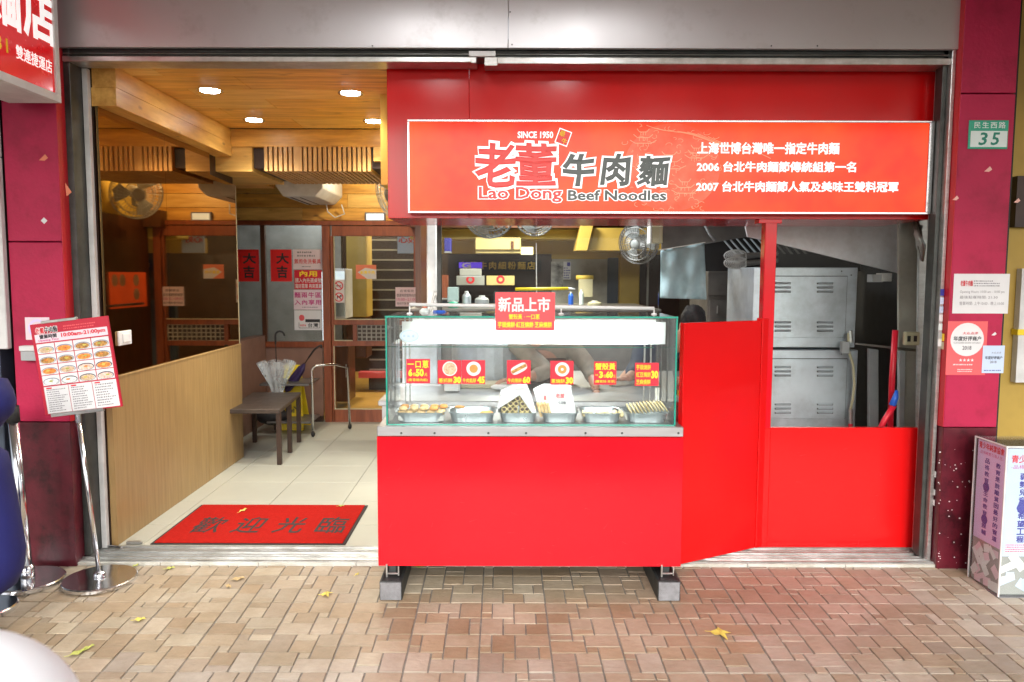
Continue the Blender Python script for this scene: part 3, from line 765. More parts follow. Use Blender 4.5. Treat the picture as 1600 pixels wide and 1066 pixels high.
# line art printed on the face
def ribbon(mb, pts, w, pl, h):
    for (a, b) in zip(pts[:-1], pts[1:]):
        d = Vector((b[0] - a[0], b[1] - a[1])); 
        if d.length < 1e-6: continue
        n_ = Vector((-d.y, d.x)).normalized() * w
        mb.prism([pl.pt(a[0] - n_.x, a[1] - n_.y, h), pl.pt(b[0] - n_.x, b[1] - n_.y, h), pl.pt(b[0] + n_.x, b[1] + n_.y, h), pl.pt(a[0] + n_.x, a[1] + n_.y, h)], pl.N * .0003)
c9 = P(1050, 262, YS); disc('medallion', 'sign_medal', F, c9.x, c9.z, .262, .236, .0002, .0004, sg, 48)
rr = random.Random(11); mb = MB()
def spx(x, y): p = P(x, y, YS); return (p.x, p.z)
for q in range(120):   # cloud curls and rocks
    cx = rr.uniform(972, 1128); cy = rr.uniform(196, 330)
    if ((cx - 1050) / 85) ** 2 + ((cy - 262) / 78) ** 2 > 1.05: continue
    r0 = rr.uniform(2.5, 9); a0_ = rr.uniform(0, 6.28); sp = rr.uniform(2, 5)
    ribbon(mb, [spx(cx + (r0 * (1 - t / 12)) * math.cos(a0_ + sp * t / 9), cy + (r0 * .7 * (1 - t / 12)) * math.sin(a0_ + sp * t / 9)) for t in range(9)], .0009, F, .0005)
for (cx, cy, s) in ((1046, 262, 1), (1088, 245, .7), (1070, 300, .8), (1005, 222, .8)):   # little pavilions
    for lv in range(3):
        w_ = (26 - lv * 7) * s; yy = cy - lv * 11 * s
        ribbon(mb, [spx(cx - w_, yy - 3), spx(cx - w_ * .6, yy + 2), spx(cx + w_ * .6, yy + 2), spx(cx + w_, yy - 3)], .0015, F, .0008)
        for k in (-.4, 0, .4): ribbon(mb, [spx(cx + w_ * k, yy + 2), spx(cx + w_ * k, yy + 9 * s)], .0011, F, .0008)
for k in range(7):     # ridge lines to the upper right
    ribbon(mb, [spx(1010 + k * 16 + t * 14, 196 + k * 3 + t * (3.2 + k * .25) + 2 * math.sin(t + k)) for t in range(8)], .0013, F, .0012)
mb.build('line_art', 'sign_art', sg)['kind'] = 'stuff'
U = sr(743, 225, 868, 292); outlined(sg, '老董', F, U[0], U[1], U[2], U[3], 'sign_letter_red', 'sign_letter', .026, .085, .002, .86, 0, .016)
for ch, a, b, c, d in (('牛', 880, 242, 927, 290), ('肉', 939, 242, 984, 290), ('麵', 996, 245, 1046, 290)):
    U = sr(a, b, c, d); outlined(sg, ch, F, U[0], U[1], U[2], U[3], 'sign_letter_dark', 'sign_letter', .030, .095, .002, 1, .12, .02)
U = sr(749, 293, 877, 316); outlined(sg, 'Lao Dong', F, U[0], U[1], U[2], U[3], 'sign_letter_red', 'sign_letter', .02, .075, .005)
U = sr(888, 298, 1040, 313); outlined(sg, 'Beef Noodles', F, U[0], U[1], U[2], U[3], 'sign_letter_dark', 'sign_letter', .025, .085, .005)
U = sr(809, 206, 864, 216); text(sg, 'SINCE 1950', F, U[0], U[1], U[2], U[3], 'sign_letter', .035, .0016)
# seal
c0 = P(880, 215, YS); th_ = R(-20)
def rotp(cx, cz, w_, h_, th): return [(cx + x * math.cos(th) - z * math.sin(th), cz + x * math.sin(th) + z * math.cos(th)) for x, z in ((-w_, -h_), (w_, -h_), (w_, h_), (-w_, h_))]
poly('seal_edge', 'sign_letter', F, rotp(c0.x, c0.z, .036, .041, th_), .0004, .0066, sg)
poly('seal', 'sign_letter_red', F, rotp(c0.x, c0.z, .031, .036, th_), .0004, .0075, sg)
Fs = Plane((c0.x, YS, c0.z), (math.cos(th_), 0, math.sin(th_)), (-math.sin(th_), 0, math.cos(th_)), (0, -1, 0))
text(sg, '最', Fs, -.026, .004, .002, .032, 'ink_yellow', .01, .0078); text(sg, '牛', Fs, -.002, .027, -.032, -.004, 'ink_yellow', .01, .0078)
for body, a, b, c, d in (('上海世博台灣唯一指定牛肉麵', 1090, 223, 1311, 241), ('2006 台北牛肉麵節傳統組第一名', 1089, 253, 1337, 271), ('2007 台北牛肉麵節人氣及美味王雙料冠軍', 1088, 284, 1403, 302)):
    U = sr(a, b, c, d); text(sg, body, F, U[0], U[1], U[2], U[3], 'sign_letter', .032, .002)

# ---- projecting sign, top left
XS_ = -2.275
ps = thing('projecting_sign', (XS_ - .12, 3.6, 2.5), 'red light box sign jutting out from the wall at the top left corner', 'sign')
zbs = 1.6 + 3.98 * .2195
yb1 = YP - .07
MB().box(XS_ - .26, XS_ - .006, 2.7, yb1, zbs, 3.25).build('sign_body', 'white_paint', ps, .004)
PSF = Plane((XS_, 0, 0), (0, 1, 0), (0, 0, 1), (1, 0, 0))
psf = sheet('sign_face', 'sign_red_print', PSF, 2.73, yb1 - .035, zbs + .04, 3.22, -.0058, 0, ps)
mb = MB()
mb.box(XS_ - .0055, XS_ + .012, 2.7, yb1, zbs, zbs + .04); mb.box(XS_ - .0055, XS_ + .0115, yb1 - .035, yb1, zbs + .04, 3.25)
mb.box(XS_ - .0055, XS_ + .0115, 2.7, 2.73, zbs + .04, 3.25)
mb.build('frame', 'white_paint', ps, .002)
def psq(a, b): p = PXp(a, b, XS_); return p.y, p.z
ya, za = psq(38, 75); yc, zc = psq(84, 5)
zb2 = psq(60, 62)[1]
text(psf, '店', PSF, psq(36, 0)[0], psq(84, 0)[0], psq(70, 68)[1] , psq(60, -18)[1], 'sign_letter', .03, .001)
text(psf, '麵', PSF, psq(-25, 0)[0], psq(30, 0)[0], psq(15, 42)[1], psq(10, -55)[1], 'sign_letter', .03, .001)
text(psf, '31', PSF, psq(-8, 60)[0], psq(11, 60)[0], psq(5, 80)[1], psq(5, 58)[1], 'ink_yellow', .01, .001)
text(psf, '雙連捷運店', PSF, psq(25, 90)[0], psq(80, 90)[0], psq(52, 98)[1] - .015, psq(52, 86)[1] + .012, 'sign_letter', .012, .001)

# ---- small things on the pillars
FP = front(YP)
t = thing('house_number_plate', P(1544, 211, YP), 'green and white enamel house number plate reading 35', 'number plate')
U = rect(1513, 188, 1575, 233, YP - .004)
sheet('plate', 'plate_green', FP, U[0], U[1], U[2], U[3], .001, .006, t, .002)
U2 = rect(1516, 205, 1573, 230, YP - .004); sheet('number_field', 'plate_white', FP, U2[0], U2[1], U2[2], U2[3], .0062, .0075, t)
U2 = rect(1528, 208, 1541, 227, YP); text(t, '3', FP, U2[0], U2[1], U2[2], U2[3], 'ink_green', .02, .008, shear=.15)
U2 = rect(1547, 208, 1560, 227, YP); text(t, '5', FP, U2[0], U2[1], U2[2], U2[3], 'ink_green', .02, .008, shear=.15)
U2 = rect(1521, 191, 1570, 201, YP); text(t, '民生西路', FP, U2[0], U2[1], U2[2], U2[3], 'plate_white', .01, .0065, spacing=1.25)

def paper(name, px, m_, label, cat='notice', w=.001, group=None, Y=YP):
    U = rect(*px, Y); t = thing(name, P((px[0] + px[2]) / 2, (px[1] + px[3]) / 2, Y), label, cat, group)
    return sheet('sheet', m_, front(Y), *U, w, w + .0012, t), U
def sub(U, a, b, c, d):  # fractions from top-left
    return U[0] + (U[1] - U[0]) * a, U[0] + (U[1] - U[0]) * c, U[3] - (U[3] - U[2]) * d, U[3] - (U[3] - U[2]) * b
t, U = paper('paper_notice', (1489, 428, 1576, 490), 'paper', 'white opening hours sheet taped below the number plate on the right pillar')
text(t, '老董牛肉麵', FP, *sub(U, .12, .17, .34, .31), 'ink_red', .02, .0025)
print_lines(t, FP, *sub(U, .36, .15, .88, .33), 3, 'ink_grey', .0024, 1)
text(t, 'Opening Hours: 10:00 am - 10:00 pm', FP, *sub(U, .12, .42, .92, .5), 'ink_grey', 0, .0025)
text(t, '最後點餐時間: 21:30', FP, *sub(U, .12, .55, .8, .63), 'ink_grey', 0, .0025)
text(t, '營業時間: 上午10:00 - 晚上10:00', FP, *sub(U, .12, .70, .92, .79), 'ink_grey', 0, .0025)
t, U = paper('award_sticker', (1479, 502, 1541, 586), 'salmon', 'salmon pink review award poster with a white circle dated 2018', 'award sticker')
cu, cv = (U[0] + U[1]) / 2, U[3] - (U[3] - U[2]) * .34; rr_ = (U[1] - U[0]) * .42
disc('circle', 'paper', FP, cu, cv, rr_, rr_, .0024, .003, t)
text(t, '大众点评', FP, cu - rr_ * .3, cu + rr_ * .62, cv + rr_ * .30, cv + rr_ * .46, 'ink_red', .01, .0035)
text(t, '年度好评商户', FP, cu - rr_ * .82, cu + rr_ * .82, cv - rr_ * .08, cv + rr_ * .2, 'ink', .02, .0035)
text(t, 'CUSTOMER REVIEW AWARDS', FP, cu - rr_ * .8, cu + rr_ * .8, cv - rr_ * .25, cv - rr_ * .15, 'ink_grey', 0, .0035)
text(t, '2018', FP, cu - rr_ * .27, cu + rr_ * .27, cv - rr_ * .62, cv - rr_ * .38, 'ink_grey', .01, .0035)
text(t, '★★★★', FP, *sub(U, .32, .69, .70, .75), 'ink_white', 0, .0025)
print_lines(t, FP, *sub(U, .18, .78, .84, .83), 1, 'ink_white', .0024, 4); print_lines(t, FP, *sub(U, .3, .88, .72, .95), 2, 'ink_white', .0024, 5)
t, U = paper('award_sticker', (1534, 540, 1568, 583), 'paper_blue', 'small pale blue award sticker overlapping the salmon poster', 'award sticker', .004)
text(t, '大众点评', FP, *sub(U, .4, .22, .85, .30), 'ink_grey', 0, .0056); text(t, '年度好评商户', FP, *sub(U, .12, .38, .9, .5), 'ink', .01, .0056)
text(t, '2018', FP, *sub(U, .35, .55, .65, .64), 'ink_grey', .01, .0056); print_lines(t, FP, *sub(U, .1, .86, .9, .94), 1, 'ink_blue', .0055, 6)
for i, (a, b, s, m_, lab, sd) in enumerate(((1544, 265, 6, 'pink_scrap', 'pink torn tape scrap just below the number plate', 1), (1493, 310, 5, 'pink_scrap', 'pink torn tape scrap near the left edge of the right pillar', 2),
        (1589, 314, 5, 'pink_scrap', 'pink torn tape scrap near the right edge of the right pillar', 3), (68, 247, 7, 'orange_scrap', 'orange torn tape scrap high on the left pillar', 4),
        (107, 297, 11, 'orange_scrap', 'tall orange pointed tape scrap at the corner of the left pillar', 5), (69, 345, 5, 'paper', 'tiny white diamond sticker on the left pillar', 6),
        (1553, 522, 4, 'paper', 'tiny white paper scrap right of the salmon award poster', 7))):
    p = P(a, b, YP); s = s * YP / FPX; r_ = random.Random(sd)
    if sd == 6: pts = [(p.x - s, p.z), (p.x, p.z - s), (p.x + s, p.z), (p.x, p.z + s)]
    elif sd == 5: pts = [(p.x - s * .4, p.z + s), (p.x - s * .3, p.z - s * .9), (p.x + s * .45, p.z - s * .3)]
    else: pts = [(p.x - s, p.z - s * .5), (p.x + s * .2, p.z - s * .6), (p.x + s, p.z), (p.x + s * .4, p.z + s * .8)]
    tag(poly('tape_scrap', m_, FP, pts, .0005, .0015), lab, 'tape scrap')
# chipped paint marks on the maroon plinth of the right pillar
mb = MB(); r_ = random.Random(5)
for q in range(46):
    a = r_.gauss(1490, 12) if q % 3 else 1466 + r_.random() * 3; b = r_.uniform(700, 880); a = max(1466, min(1520, a)); p = P(a, b, YP - .003); s = r_.uniform(.0012, .005)
    mb.prism([(p.x - s, YP - .0035, p.z), (p.x, YP - .0035, p.z - s * .7), (p.x + s * 1.2, YP - .0035, p.z), (p.x, YP - .0035, p.z + s)], (0, -.0006, 0))
tag(mb.build('paint_chips', 'paper', None), 'pale chips and scratches in the maroon paint of the right pillar base', 'paint chips', kind='stuff')
# little stickers on the side edges
for i, b in enumerate((457, 470, 484, 497, 511, 524, 536)):
    x, z = XR - .012, P(1459, b, YF - .06).z
    o = box('sticker', ['ink_blue', 'paper_blue', 'paper_blue', 'paper', 'plate_white', 'grey_paint', 'paper'][i], (x - .01, x + .010, YF - .0625, YF - .0605, z - .018, z + .018))
    tag(o, 'small advert sticker on the grey door jamb beside the right pillar', 'sticker', 'advert stickers in a column on the right door jamb')
for b in (527, 540):
    z = P(1471, b, YP + .05).z
    tag(box('sticker', 'beige_metal' if b > 530 else 'ink_yellow', (XR - .0015, XR + .0005, YP + .03, YP + .07, z - .02, z + .02)), 'small %s sticker on the red side face of the right pillar' % ('cream' if b > 530 else 'yellow'), 'sticker')
for b in (741, 769, 785):
    z = P(1459, b, YP + .05).z
    tag(box('sticker', 'white_paint', (XR - .0015, XR + .0005, YP + .04, YP + .08, z - .016, z + .016)), 'worn white sticker low on the maroon side of the right pillar', 'sticker', 'worn stickers low on the right pillar side')
t, U = paper('round_notice', (40, 496, 78, 531), 'paper_pink', 'pale notice with a purple ring partly hidden behind the menu board')
disc('ring', 'paper_lilac', FP, (U[0] + U[1]) / 2, (U[2] + U[3]) / 2, .05, .05, .0024, .003, t, hole=.75); print_lines(t, FP, *sub(U, .25, .4, .75, .6), 2, 'ink', .0026, 7)

# ================================================================== HALL FITTINGS
FB = front(YB - .04)
def bnotice(px, m_, label, nm='paper_notice', cat='notice', Y=YB - .004, w=.001):
    return paper(nm, px, m_, label, cat, w, None, Y)
# couplets
for (px, lab) in (((423, 390, 456, 440), 'red paper couplet with black brush writing beside the stacked notices'), ((370, 390, 405, 440), 'red paper couplet with black brush writing half hidden by the mirror edge')):
    t, U = bnotice(px, 'poster_red', lab, 'red_couplet', 'couplet')
    f_ = front(YB - .004)
    text(t, '大', f_, *sub(U, .28, .12, .86, .44), 'ink', .03, .0025); text(t, '吉', f_, *sub(U, .3, .52, .78, .88), 'ink', .03, .0025)
f_ = front(YB - .004)
t, U = bnotice((458, 390, 503, 421), 'paper_pink', 'pale pink notice at the top of the stacked notices in the hall')
print_lines(t, f_, *sub(U, .15, .05, .85, .4), 2, 'ink_grey', .0024, 8); text(t, '禁用免洗餐具', f_, *sub(U, .04, .48, .96, .72), 'ink_red', .012, .0025, spacing=1.1); print_lines(t, f_, *sub(U, .3, .8, .7, .92), 1, 'ink_grey', .0024, 9)
t, U = bnotice((460, 422, 503, 452), 'card_red', 'red notice with yellow and white lettering second in the stacked notices')
text(t, '內用', f_, *sub(U, .2, .05, .82, .34), 'ink_yellow', .03, .0025, spacing=1.1); text(t, '請入內先選桌號', f_, *sub(U, .03, .42, .98, .66), 'ink_white', .012, .0025); text(t, '寫好菜單 再來買單', f_, *sub(U, .03, .72, .98, .95), 'ink_white', .012, .0025)
t, U = bnotice((459, 453, 503, 484), 'paper_pink', 'pale notice with purple characters third in the stacked notices')
text(t, '麵兩牛區', f_, *sub(U, .03, .12, .97, .40), 'ink_magenta', .02, .0025, spacing=1.15); text(t, '入內享用', f_, *sub(U, .03, .5, .97, .76), 'ink_magenta', .02, .0025, spacing=1.15); print_lines(t, f_, *sub(U, .3, .82, .95, .93), 1, 'ink_grey', .0024, 10)
t, U = bnotice((460, 485, 503, 516), 'paper', 'white notice with a pink shape and Taiwan written at the bottom of the stacked notices')
U3 = sub(U, .12, .14, .42, .62); disc('map_shape', 'salmon', f_, (U3[0] + U3[1]) / 2, (U3[2] + U3[3]) / 2, .03, .034, .0024, .003, t, 9)
U3 = sub(U, .4, .45, .93, .6); sheet('band', 'ink', f_, *U3, .0024, .003, t); mb = MB(); U3 = sub(U, .16, .6, .93, .9)
for q in ((U3[0], U3[1], U3[2], U3[2] + .004), (U3[0], U3[0] + .004, U3[2], U3[3]), (U3[1] - .004, U3[1], U3[2], U3[3])): mb.box(q[0], q[1], YB - .0075, YB - .0064, q[2], q[3])
mb.build('outline', 'ink', t); text(t, '台灣', f_, *sub(U, .5, .64, .86, .85), 'ink', .02, .0025, spacing=1.2); text(t, '原產地', f_, *sub(U, .2, .7, .42, .82), 'ink_red', .01, .0025)
# edge light strip beside the notices
tag(pbox('light_strip', 'exit_lamp', 503.3, 425, 505.6, 532, YB - .035, YB - .031), 'thin pale lit strip beside the stacked notices on the post', 'light strip')
# bull sign on the door
fd = front(YB - .012)
t, U = bnotice((556, 414, 588, 436), 'paper', 'small orange and white arrow sticker with a bull head on the back door', 'bull_sticker', 'sticker', YB - .012)
poly('colour_field', 'orange_scrap', fd, [(U[0], U[3]), (U[1], U[3]), (U[1], U[3] - .05), (U[0] + .1, U[3] - .03), (U[0] + .02, U[2] + .07), (U[0] + .12, U[2]), (U[0], U[2])], .0024, .003, t)
text(t, '販售牛肉', fd, *sub(U, .22, .42, .92, .66), 'ink_yellow', .02, .0035)
# no smoking / no dogs strip
t, U = bnotice((521, 437, 538, 473), 'paper', 'white strip with no smoking and no dogs symbols on the back door', 'prohibition_sticker', 'sticker', YB - .012)
for k, cf in enumerate((.27, .76)):
    cu = (U[0] + U[1]) / 2; cv = U[3] - (U[3] - U[2]) * cf; rd = (U[1] - U[0]) * .42
    disc('red_ring', 'ink_red', fd, cu, cv, rd, rd, .0045, .005, t, hole=.78)
    if k == 0: mb = MB().box(cu - rd * .6, cu + rd * .5, YB - .016, YB - .0155, cv - rd * .12, cv + rd * .08)
    else: mb = MB().box(cu - rd * .45, cu + rd * .35, YB - .016, YB - .0155, cv - rd * .1, cv + rd * .2); mb.box(cu - rd * .45, cu - rd * .3, YB - .016, YB - .0155, cv - rd * .5, cv - rd * .1); mb.box(cu + rd * .2, cu + rd * .35, YB - .016, YB - .0155, cv - rd * .5, cv - rd * .1); mb.box(cu + rd * .25, cu + rd * .6, YB - .016, YB - .0155, cv + rd * .1, cv + rd * .45)
    mb.build('pictogram', 'ink', t)
    s2 = .7 * rd; poly('red_bar', 'ink_red', fd, [(cu - s2, cv + s2 - .006), (cu - s2 + .008, cv + s2), (cu + s2, cv - s2 + .006), (cu + s2 - .008, cv - s2)], .0052, .0056, t)
t, U = bnotice((618, 449, 651, 479), 'paper_pink', 'pale notice on opening hours on the right side of the back door', Y=YB - .036)
f3 = front(YB - .036)
text(t, '疫情期間', f3, *sub(U, .22, .12, .86, .26), 'ink_grey', .01, .0025, spacing=1.3); text(t, '營業時間暫時改為', f3, *sub(U, .06, .34, .98, .5), 'ink_grey', .01, .0025)
text(t, '10:00~21:00', f3, *sub(U, .06, .56, .98, .7), 'ink_magenta', 0, .0025); text(t, '造成不便 敬請見諒', f3, *sub(U, .06, .78, .98, .9), 'ink_grey', .01, .0025)
# hanging blue grey menu board seen behind the door
t = thing('hanging_sign', P(640, 385, 8.6), 'blue grey sign board with pink neon strokes behind the door glass', 'sign'); pbox('board', 'paper_blue', 621, 370, 656, 396, 8.6, 8.62, t); U = rect(623, 370, 652, 380, 8.6)
text(t, '心好', front(8.6), *U, 'salmon', .03, .002)
# exit lamp
t = thing('exit_lamp', P(585, 339, YB), 'flat pale emergency lamp in a dark frame above the back door', 'emergency lamp')
pbox('frame', 'ink_grey', 570, 332, 602, 346, YB - .04, YB - .002, t, .003); pbox('diffuser', 'exit_lamp', 572.5, 334, 599.5, 344, YB - .044, YB - .0402, t)
# air conditioner on the left of the bulkhead
t = thing('air_conditioner', (-1.8, 7.4, 2.3), 'cream wall air conditioner seen from below behind the slats', 'air conditioner')
x0_, x1_, y0_, y1_ = -2.10, -1.66, 7.2, 8.08; zA = P(500, 312, 7.5).z
mb = MB(); mb.prism([(x0_, y0_, zA + .10), (x0_ + .07, y0_, zA), (x1_ - .08, y0_, zA), (x1_, y0_, zA + .08), (x1_, y0_, zA + .27), (x0_, y0_, zA + .27)], (0, y1_ - y0_, 0)); mb.build('casing', 'white_paint', t, .008)
box('air_slot', 'dark', (x0_ + .11, x0_ + .13, y0_ + .1, y1_ - .05, zA - .003, zA + .001), t); box('air_slot', 'dark', (x0_ + .2, x0_ + .21, y0_ + .1, y1_ - .05, zA - .003, zA + .001), t)
mb = MB(); mb.tube([(x1_ - .15, 8.0, zA), (x1_ - .15, 8.05, zA - .07), (x1_ - .08, 8.08, zA - .13), (x1_ + .02, 8.08, zA - .09), (x1_ + .0, 8.03, zA + .0)], .007, 6); mb.build('drain_hose', 'white_plastic', t, smooth=True)

# ---- fans
def fan(c, dirv, r, label, m_='fan_grey', rod=None):
    c = Vector(c); t = thing('wall_fan', c, label, 'wall fan', 'wall fans'); d = Vector(dirv).normalized()
    M3 = d.to_track_quat('Z', 'Y').to_matrix()
    mb = MB(); tor = .004
    for rad, h in ((r, 0), (r * .985, .03), (r * .985, -.03), (r * .8, .05), (r * .55, .062), (r * .25, .068), (r * .8, -.045)):
        mb.tube([c + M3 @ Vector((rad * math.cos(2 * math.pi * k / 28), rad * math.sin(2 * math.pi * k / 28), h)) for k in range(29)], tor if rad < r else .006, 5, False)
    gr_ = mb.build('guard', m_, t)
    mb = MB()
    for k in range(36):
        a = 2 * math.pi * k / 36
        mb.tube([c + M3 @ Vector((q * math.cos(a + s_ * .5), q * math.sin(a + s_ * .5), h)) for q, h, s_ in ((r * .2, .068, 0), (r * .55, .062, .15), (r * .9, .042, .3), (r, .0, .36), (r * .9, -.04, .36), (r * .3, -.05, .36))], .0022, 3, False)
    mb.build('guard_wires', m_, gr_)['kind'] = 'stuff'
    MB().lathe([(r * .24, .064), (r * .2, .074), (r * .05, .078)], c, 20, M3).build('badge', 'fan_light', t, smooth=True)
    mb = MB()
    for k in range(3):
        a0_ = 2 * math.pi * k / 3; pts = []
        for (q, da) in ((.18, -.2), (.5, -.55), (.85, -.5), (.92, 0.1), (.8, .5), (.45, .4), (.18, .2)):
            pts.append(c + M3 @ Vector((r * q * math.cos(a0_ + da), r * q * math.sin(a0_ + da), .02 * da * 2)))
        mb.prism(pts, M3 @ Vector((0, 0, .004)))
    mb.build('blades', 'fan_light', t)
    MB().lathe([(.03, .03), (.05, 0), (.06, -.05), (.055, -.13), (.02, -.15)], c, 16, M3).build('motor_housing', m_, t, smooth=True)
    p = c + M3 @ Vector((0, 0, -.1)); MB().tube([p, p + Vector((0, .02, -.12)), p + Vector((0, .12, -.13))], .02, 8).build('bracket', m_, t, smooth=True)
    return t
fan((-1.02, 7.35, 2.36), (-.6, -.6, -.25), .24, 'grey wall fan reflected in the tinted mirror on the left', 'fan_light')
p = P(764, 333, 5.75); fan(p, (-.15, -.9, -.35), .19, 'left of the two round fans under the red sign, tilted down', 'fan_grey')
p = P(836, 338, 6.1); fan(p, (.0, -.95, -.2), .155, 'right of the two round fans under the red sign, smaller', 'fan_grey')
p = P(998, 380, 6.2); fan(p, (-.55, -.7, -.15), .165, 'dark wall fan turned left beside the steel hood', 'steel_dark')
# orange menu poster on divider (seen in the mirror)
pl_ = Plane((XD - .001, 0, 0), (0, -1, 0), (0, 0, 1), (-1, 0, 0))
t = thing('menu_poster', (XD, 7.6, 1.45), 'orange red poster of round dishes seen only in the tinted mirror', 'poster')
sheet('sheet', 'poster_orange', pl_, -8.0, -7.25, 1.27, 1.62, .001, .004, t)
for k, (a, b) in enumerate(((-7.35, 1.54), (-7.5, 1.54), (-7.78, 1.54), (-7.78, 1.40))): disc('dish', 'soup_pale', pl_, a, b, .06, .06, .0045, .006, t)

# ---- bench, umbrellas, wet floor sign, trolley
t = thing('bench', (-2.1, 7.1, ZF), 'low dark brown bench standing at the end of the veneer wall', 'bench')
bz = P(440, 615, 7.2).z + .02
c_ = [G(352, 640, bz), G(437, 640, bz), G(470, 613, bz), G(395, 613, bz)]
MB().prism([(q.x, q.y, bz - .035) for q in c_], (0, 0, .035)).build('seat', 'bench_top', t, .004)
for q in c_ + [(c_[1] + c_[2]) / 2]:
    cc = (c_[0] + c_[2]) / 2; q = q + (cc - q) * .08; MB().box(q.x - .018, q.x + .018, q.y - .018, q.y + .018, ZF, bz - .036).build('leg', 'dark_brown', t, .002)
cc = (c_[0] + c_[1]) / 2
wf = thing('wet_floor_sign', P(460, 600, 7.85), 'yellow folding caution sign standing behind the bench', 'caution sign')
U = rect(438, 571, 474, 645, 7.75)
for s_ in (0, 1):
    Yb = 7.72 + s_ * .16; 
    MB().prism([(U[0] - .02, Yb - .06 + s_ * .12, ZF), (U[1] + .02, Yb - .06 + s_ * .12, ZF), (U[1] - .04, 7.79, U[3]), (U[0] + .04, 7.79, U[3])], (0, .012, 0)).build('leaf', 'yellow', wf, .003)
fw = front(7.70); text(wf, '小心', fw, U[0] + .03, U[1] - .03, .18, .27, 'ink', .02, .004)
# rack / trolley with bent chrome handles
t = thing('umbrella_trolley', G(490, 650, ZF), 'chrome framed trolley with castors behind the bench', 'trolley')
def arch(px, py0, py1, Y, w_):
    a = P(px, py1, Y); b = P(px, py0, Y); r_ = w_ / 2; pts = [a, (a.x, Y, b.z - r_)]
    for k in range(1, 7): an = math.pi - math.pi / 2 * k / 6; pts.append((a.x + r_ + r_ * math.cos(an), Y, b.z - r_ + r_ * math.sin(an)))
    pts.append((a.x + w_ * 1.6, Y + .1, b.z)); return pts
for (px, Y) in ((489, 7.35),):
    pts = arch(px, 571, 672, Y, .12); pts += [(pts[-1][0] + .08, Y + .35, P(500, 578, Y).z - .02), (pts[-1][0] + .09, Y + .38, ZF + .06)]
    MB().tube(pts, .012, 10).build('handle_frame', 'chrome', t, smooth=True)
    for q in (pts[0], pts[-1]): MB().ell((q[0], q[1], ZF + .03), .02, .028, .029, 12, 8).build('castor', 'rubber', t, smooth=True)
p0, p1 = P(412, 597, 7.5), P(488, 597, 7.5)
MB().box(p0.x, p1.x, 7.36, 7.8, p0.z - .02, p0.z).build('top_tray', 'steel_dark', t, .004)
MB().box(p0.x + .05, p1.x, 7.4, 7.8, ZF + .12, ZF + .14).build('lower_tray', 'steel_dark', t, .004)
MB().tube([(p0.x + .04, 7.7, ZF), (p0.x + .04, 7.7, p0.z)], .01, 8).build('upright', 'dark_brown', t)
def umbrella(top, tip, r, m_, label, rs, hand, skirt=False):
    top, tip = Vector(top), Vector(tip); t = thing('umbrella', tip, label, 'umbrella')
    d = (tip - top).normalized()
    MB().tube([top, tip], .006, 8).build('shaft', 'dark_brown', t)
    side = Vector(hand); pts = [top + side * (.045 - .045 * math.cos(a)) - d * .045 * math.sin(a) for a in [math.pi * k / 8 for k in range(9)]]
    MB().tube([top + d * .08] + pts, .009, 8).build('handle', 'rubber', t, smooth=True)
    n = 24; vs_ = []; fs = []; L_ = (tip - top).length
    u = d.orthogonal().normalized(); w_ = d.cross(u)
    for i, (f, rad) in enumerate(rs):
        for k in range(n):
            a = 2 * math.pi * k / n; q = rad * (1 + (.22 if k % 3 == 0 else -.12) * (1 if skirt else .5))
            vs_.append(top + d * (L_ * (f + (.03 if (k % 3 == 0 and i == 0) else 0))) + (u * math.cos(a) + w_ * math.sin(a)) * q)
    for i in range(len(rs) - 1):
        for k in range(n): fs.append((i * n + k, i * n + (k + 1) % n, (i + 1) * n + (k + 1) % n, (i + 1) * n + k))
    MB().add(vs_, fs).build('canopy', m_, t)
    return t
umbrella(P(430, 525, 7.35), P(434, 605, 7.35) + Vector((0, 0, -.25)), .1, 'vinyl', 'half open clear plastic umbrella leaning behind the bench', [(.32, .16), (.45, .13), (.62, .07), (.85, .02), (1, .006)], (1, 0, 0), True)
umbrella(P(489, 549, 7.5), P(447, 612, 7.6), .03, 'purple_cloth', 'closed dark purple umbrella leaning on the yellow caution sign', [(.3, .012), (.42, .035), (.7, .045), (.95, .03), (1, .008)], (.9, 0, .4))
tag(MB().ell(P(425, 650, 7.5), .16, .1, .09, 16, 10).build('plastic_bag', 'dark', smooth=True), 'dark crumpled bag lying under the bench trolley', 'bag')

# ---- door mat
mt = thing('door_mat', G(400, 825, ZF), 'red welcome door mat with four black characters inside the doorway', 'door mat')
q = [G(220, 862, ZF), G(533, 862, ZF), G(576, 791, ZF), G(315, 790, ZF)]
x0_, x1_, y0_, y1_ = (q[0].x + q[3].x) / 2, (q[1].x + q[2].x) / 2, q[0].y, (q[2].y + q[3].y) / 2
y0_ = max(y0_, YF + .14)
MB().box(x0_, x1_, y0_, y1_, ZF + .0005, ZF + .006).build('rubber_border', 'mat_edge', mt, .002)
MB().box(x0_ + .018, x1_ - .018, y0_ + .012, y1_ - .012, ZF + .0061, ZF + .012).build('pile', 'mat_red', mt, .003)
MF = Plane((0, 0, ZF + .012), (1, 0, 0), (0, 1, 0), (0, 0, 1))
for ch, a, b in (('歡', 288, 340), ('迎', 353, 405), ('光', 418, 470), ('臨', 484, 536)):
    y_ = 824; c1, c2 = G(a, 832, ZF), G(b, 832, ZF); lo, hi = G(a, 834, ZF).y - .02, G(a, 813, ZF).y + .02
    text(mt, ch, MF, c1.x + .03, c2.x - .0, lo, hi, 'mat_edge', .008, .0008, shear=0)
tag(MB().tube([G(168, 853, ZF + .01), G(190, 856, ZF + .012)], [.006, .009], 8).add([], []).build('floor_bolt', 'chrome'), 'small metal floor bolt lying by the left end of the door track', 'bolt')
t = thing('floor_clip', G(205, 854, ZF), 'flat grey metal plate on the floor by the low veneer wall', 'metal plate'); q = G(205, 855, ZF)
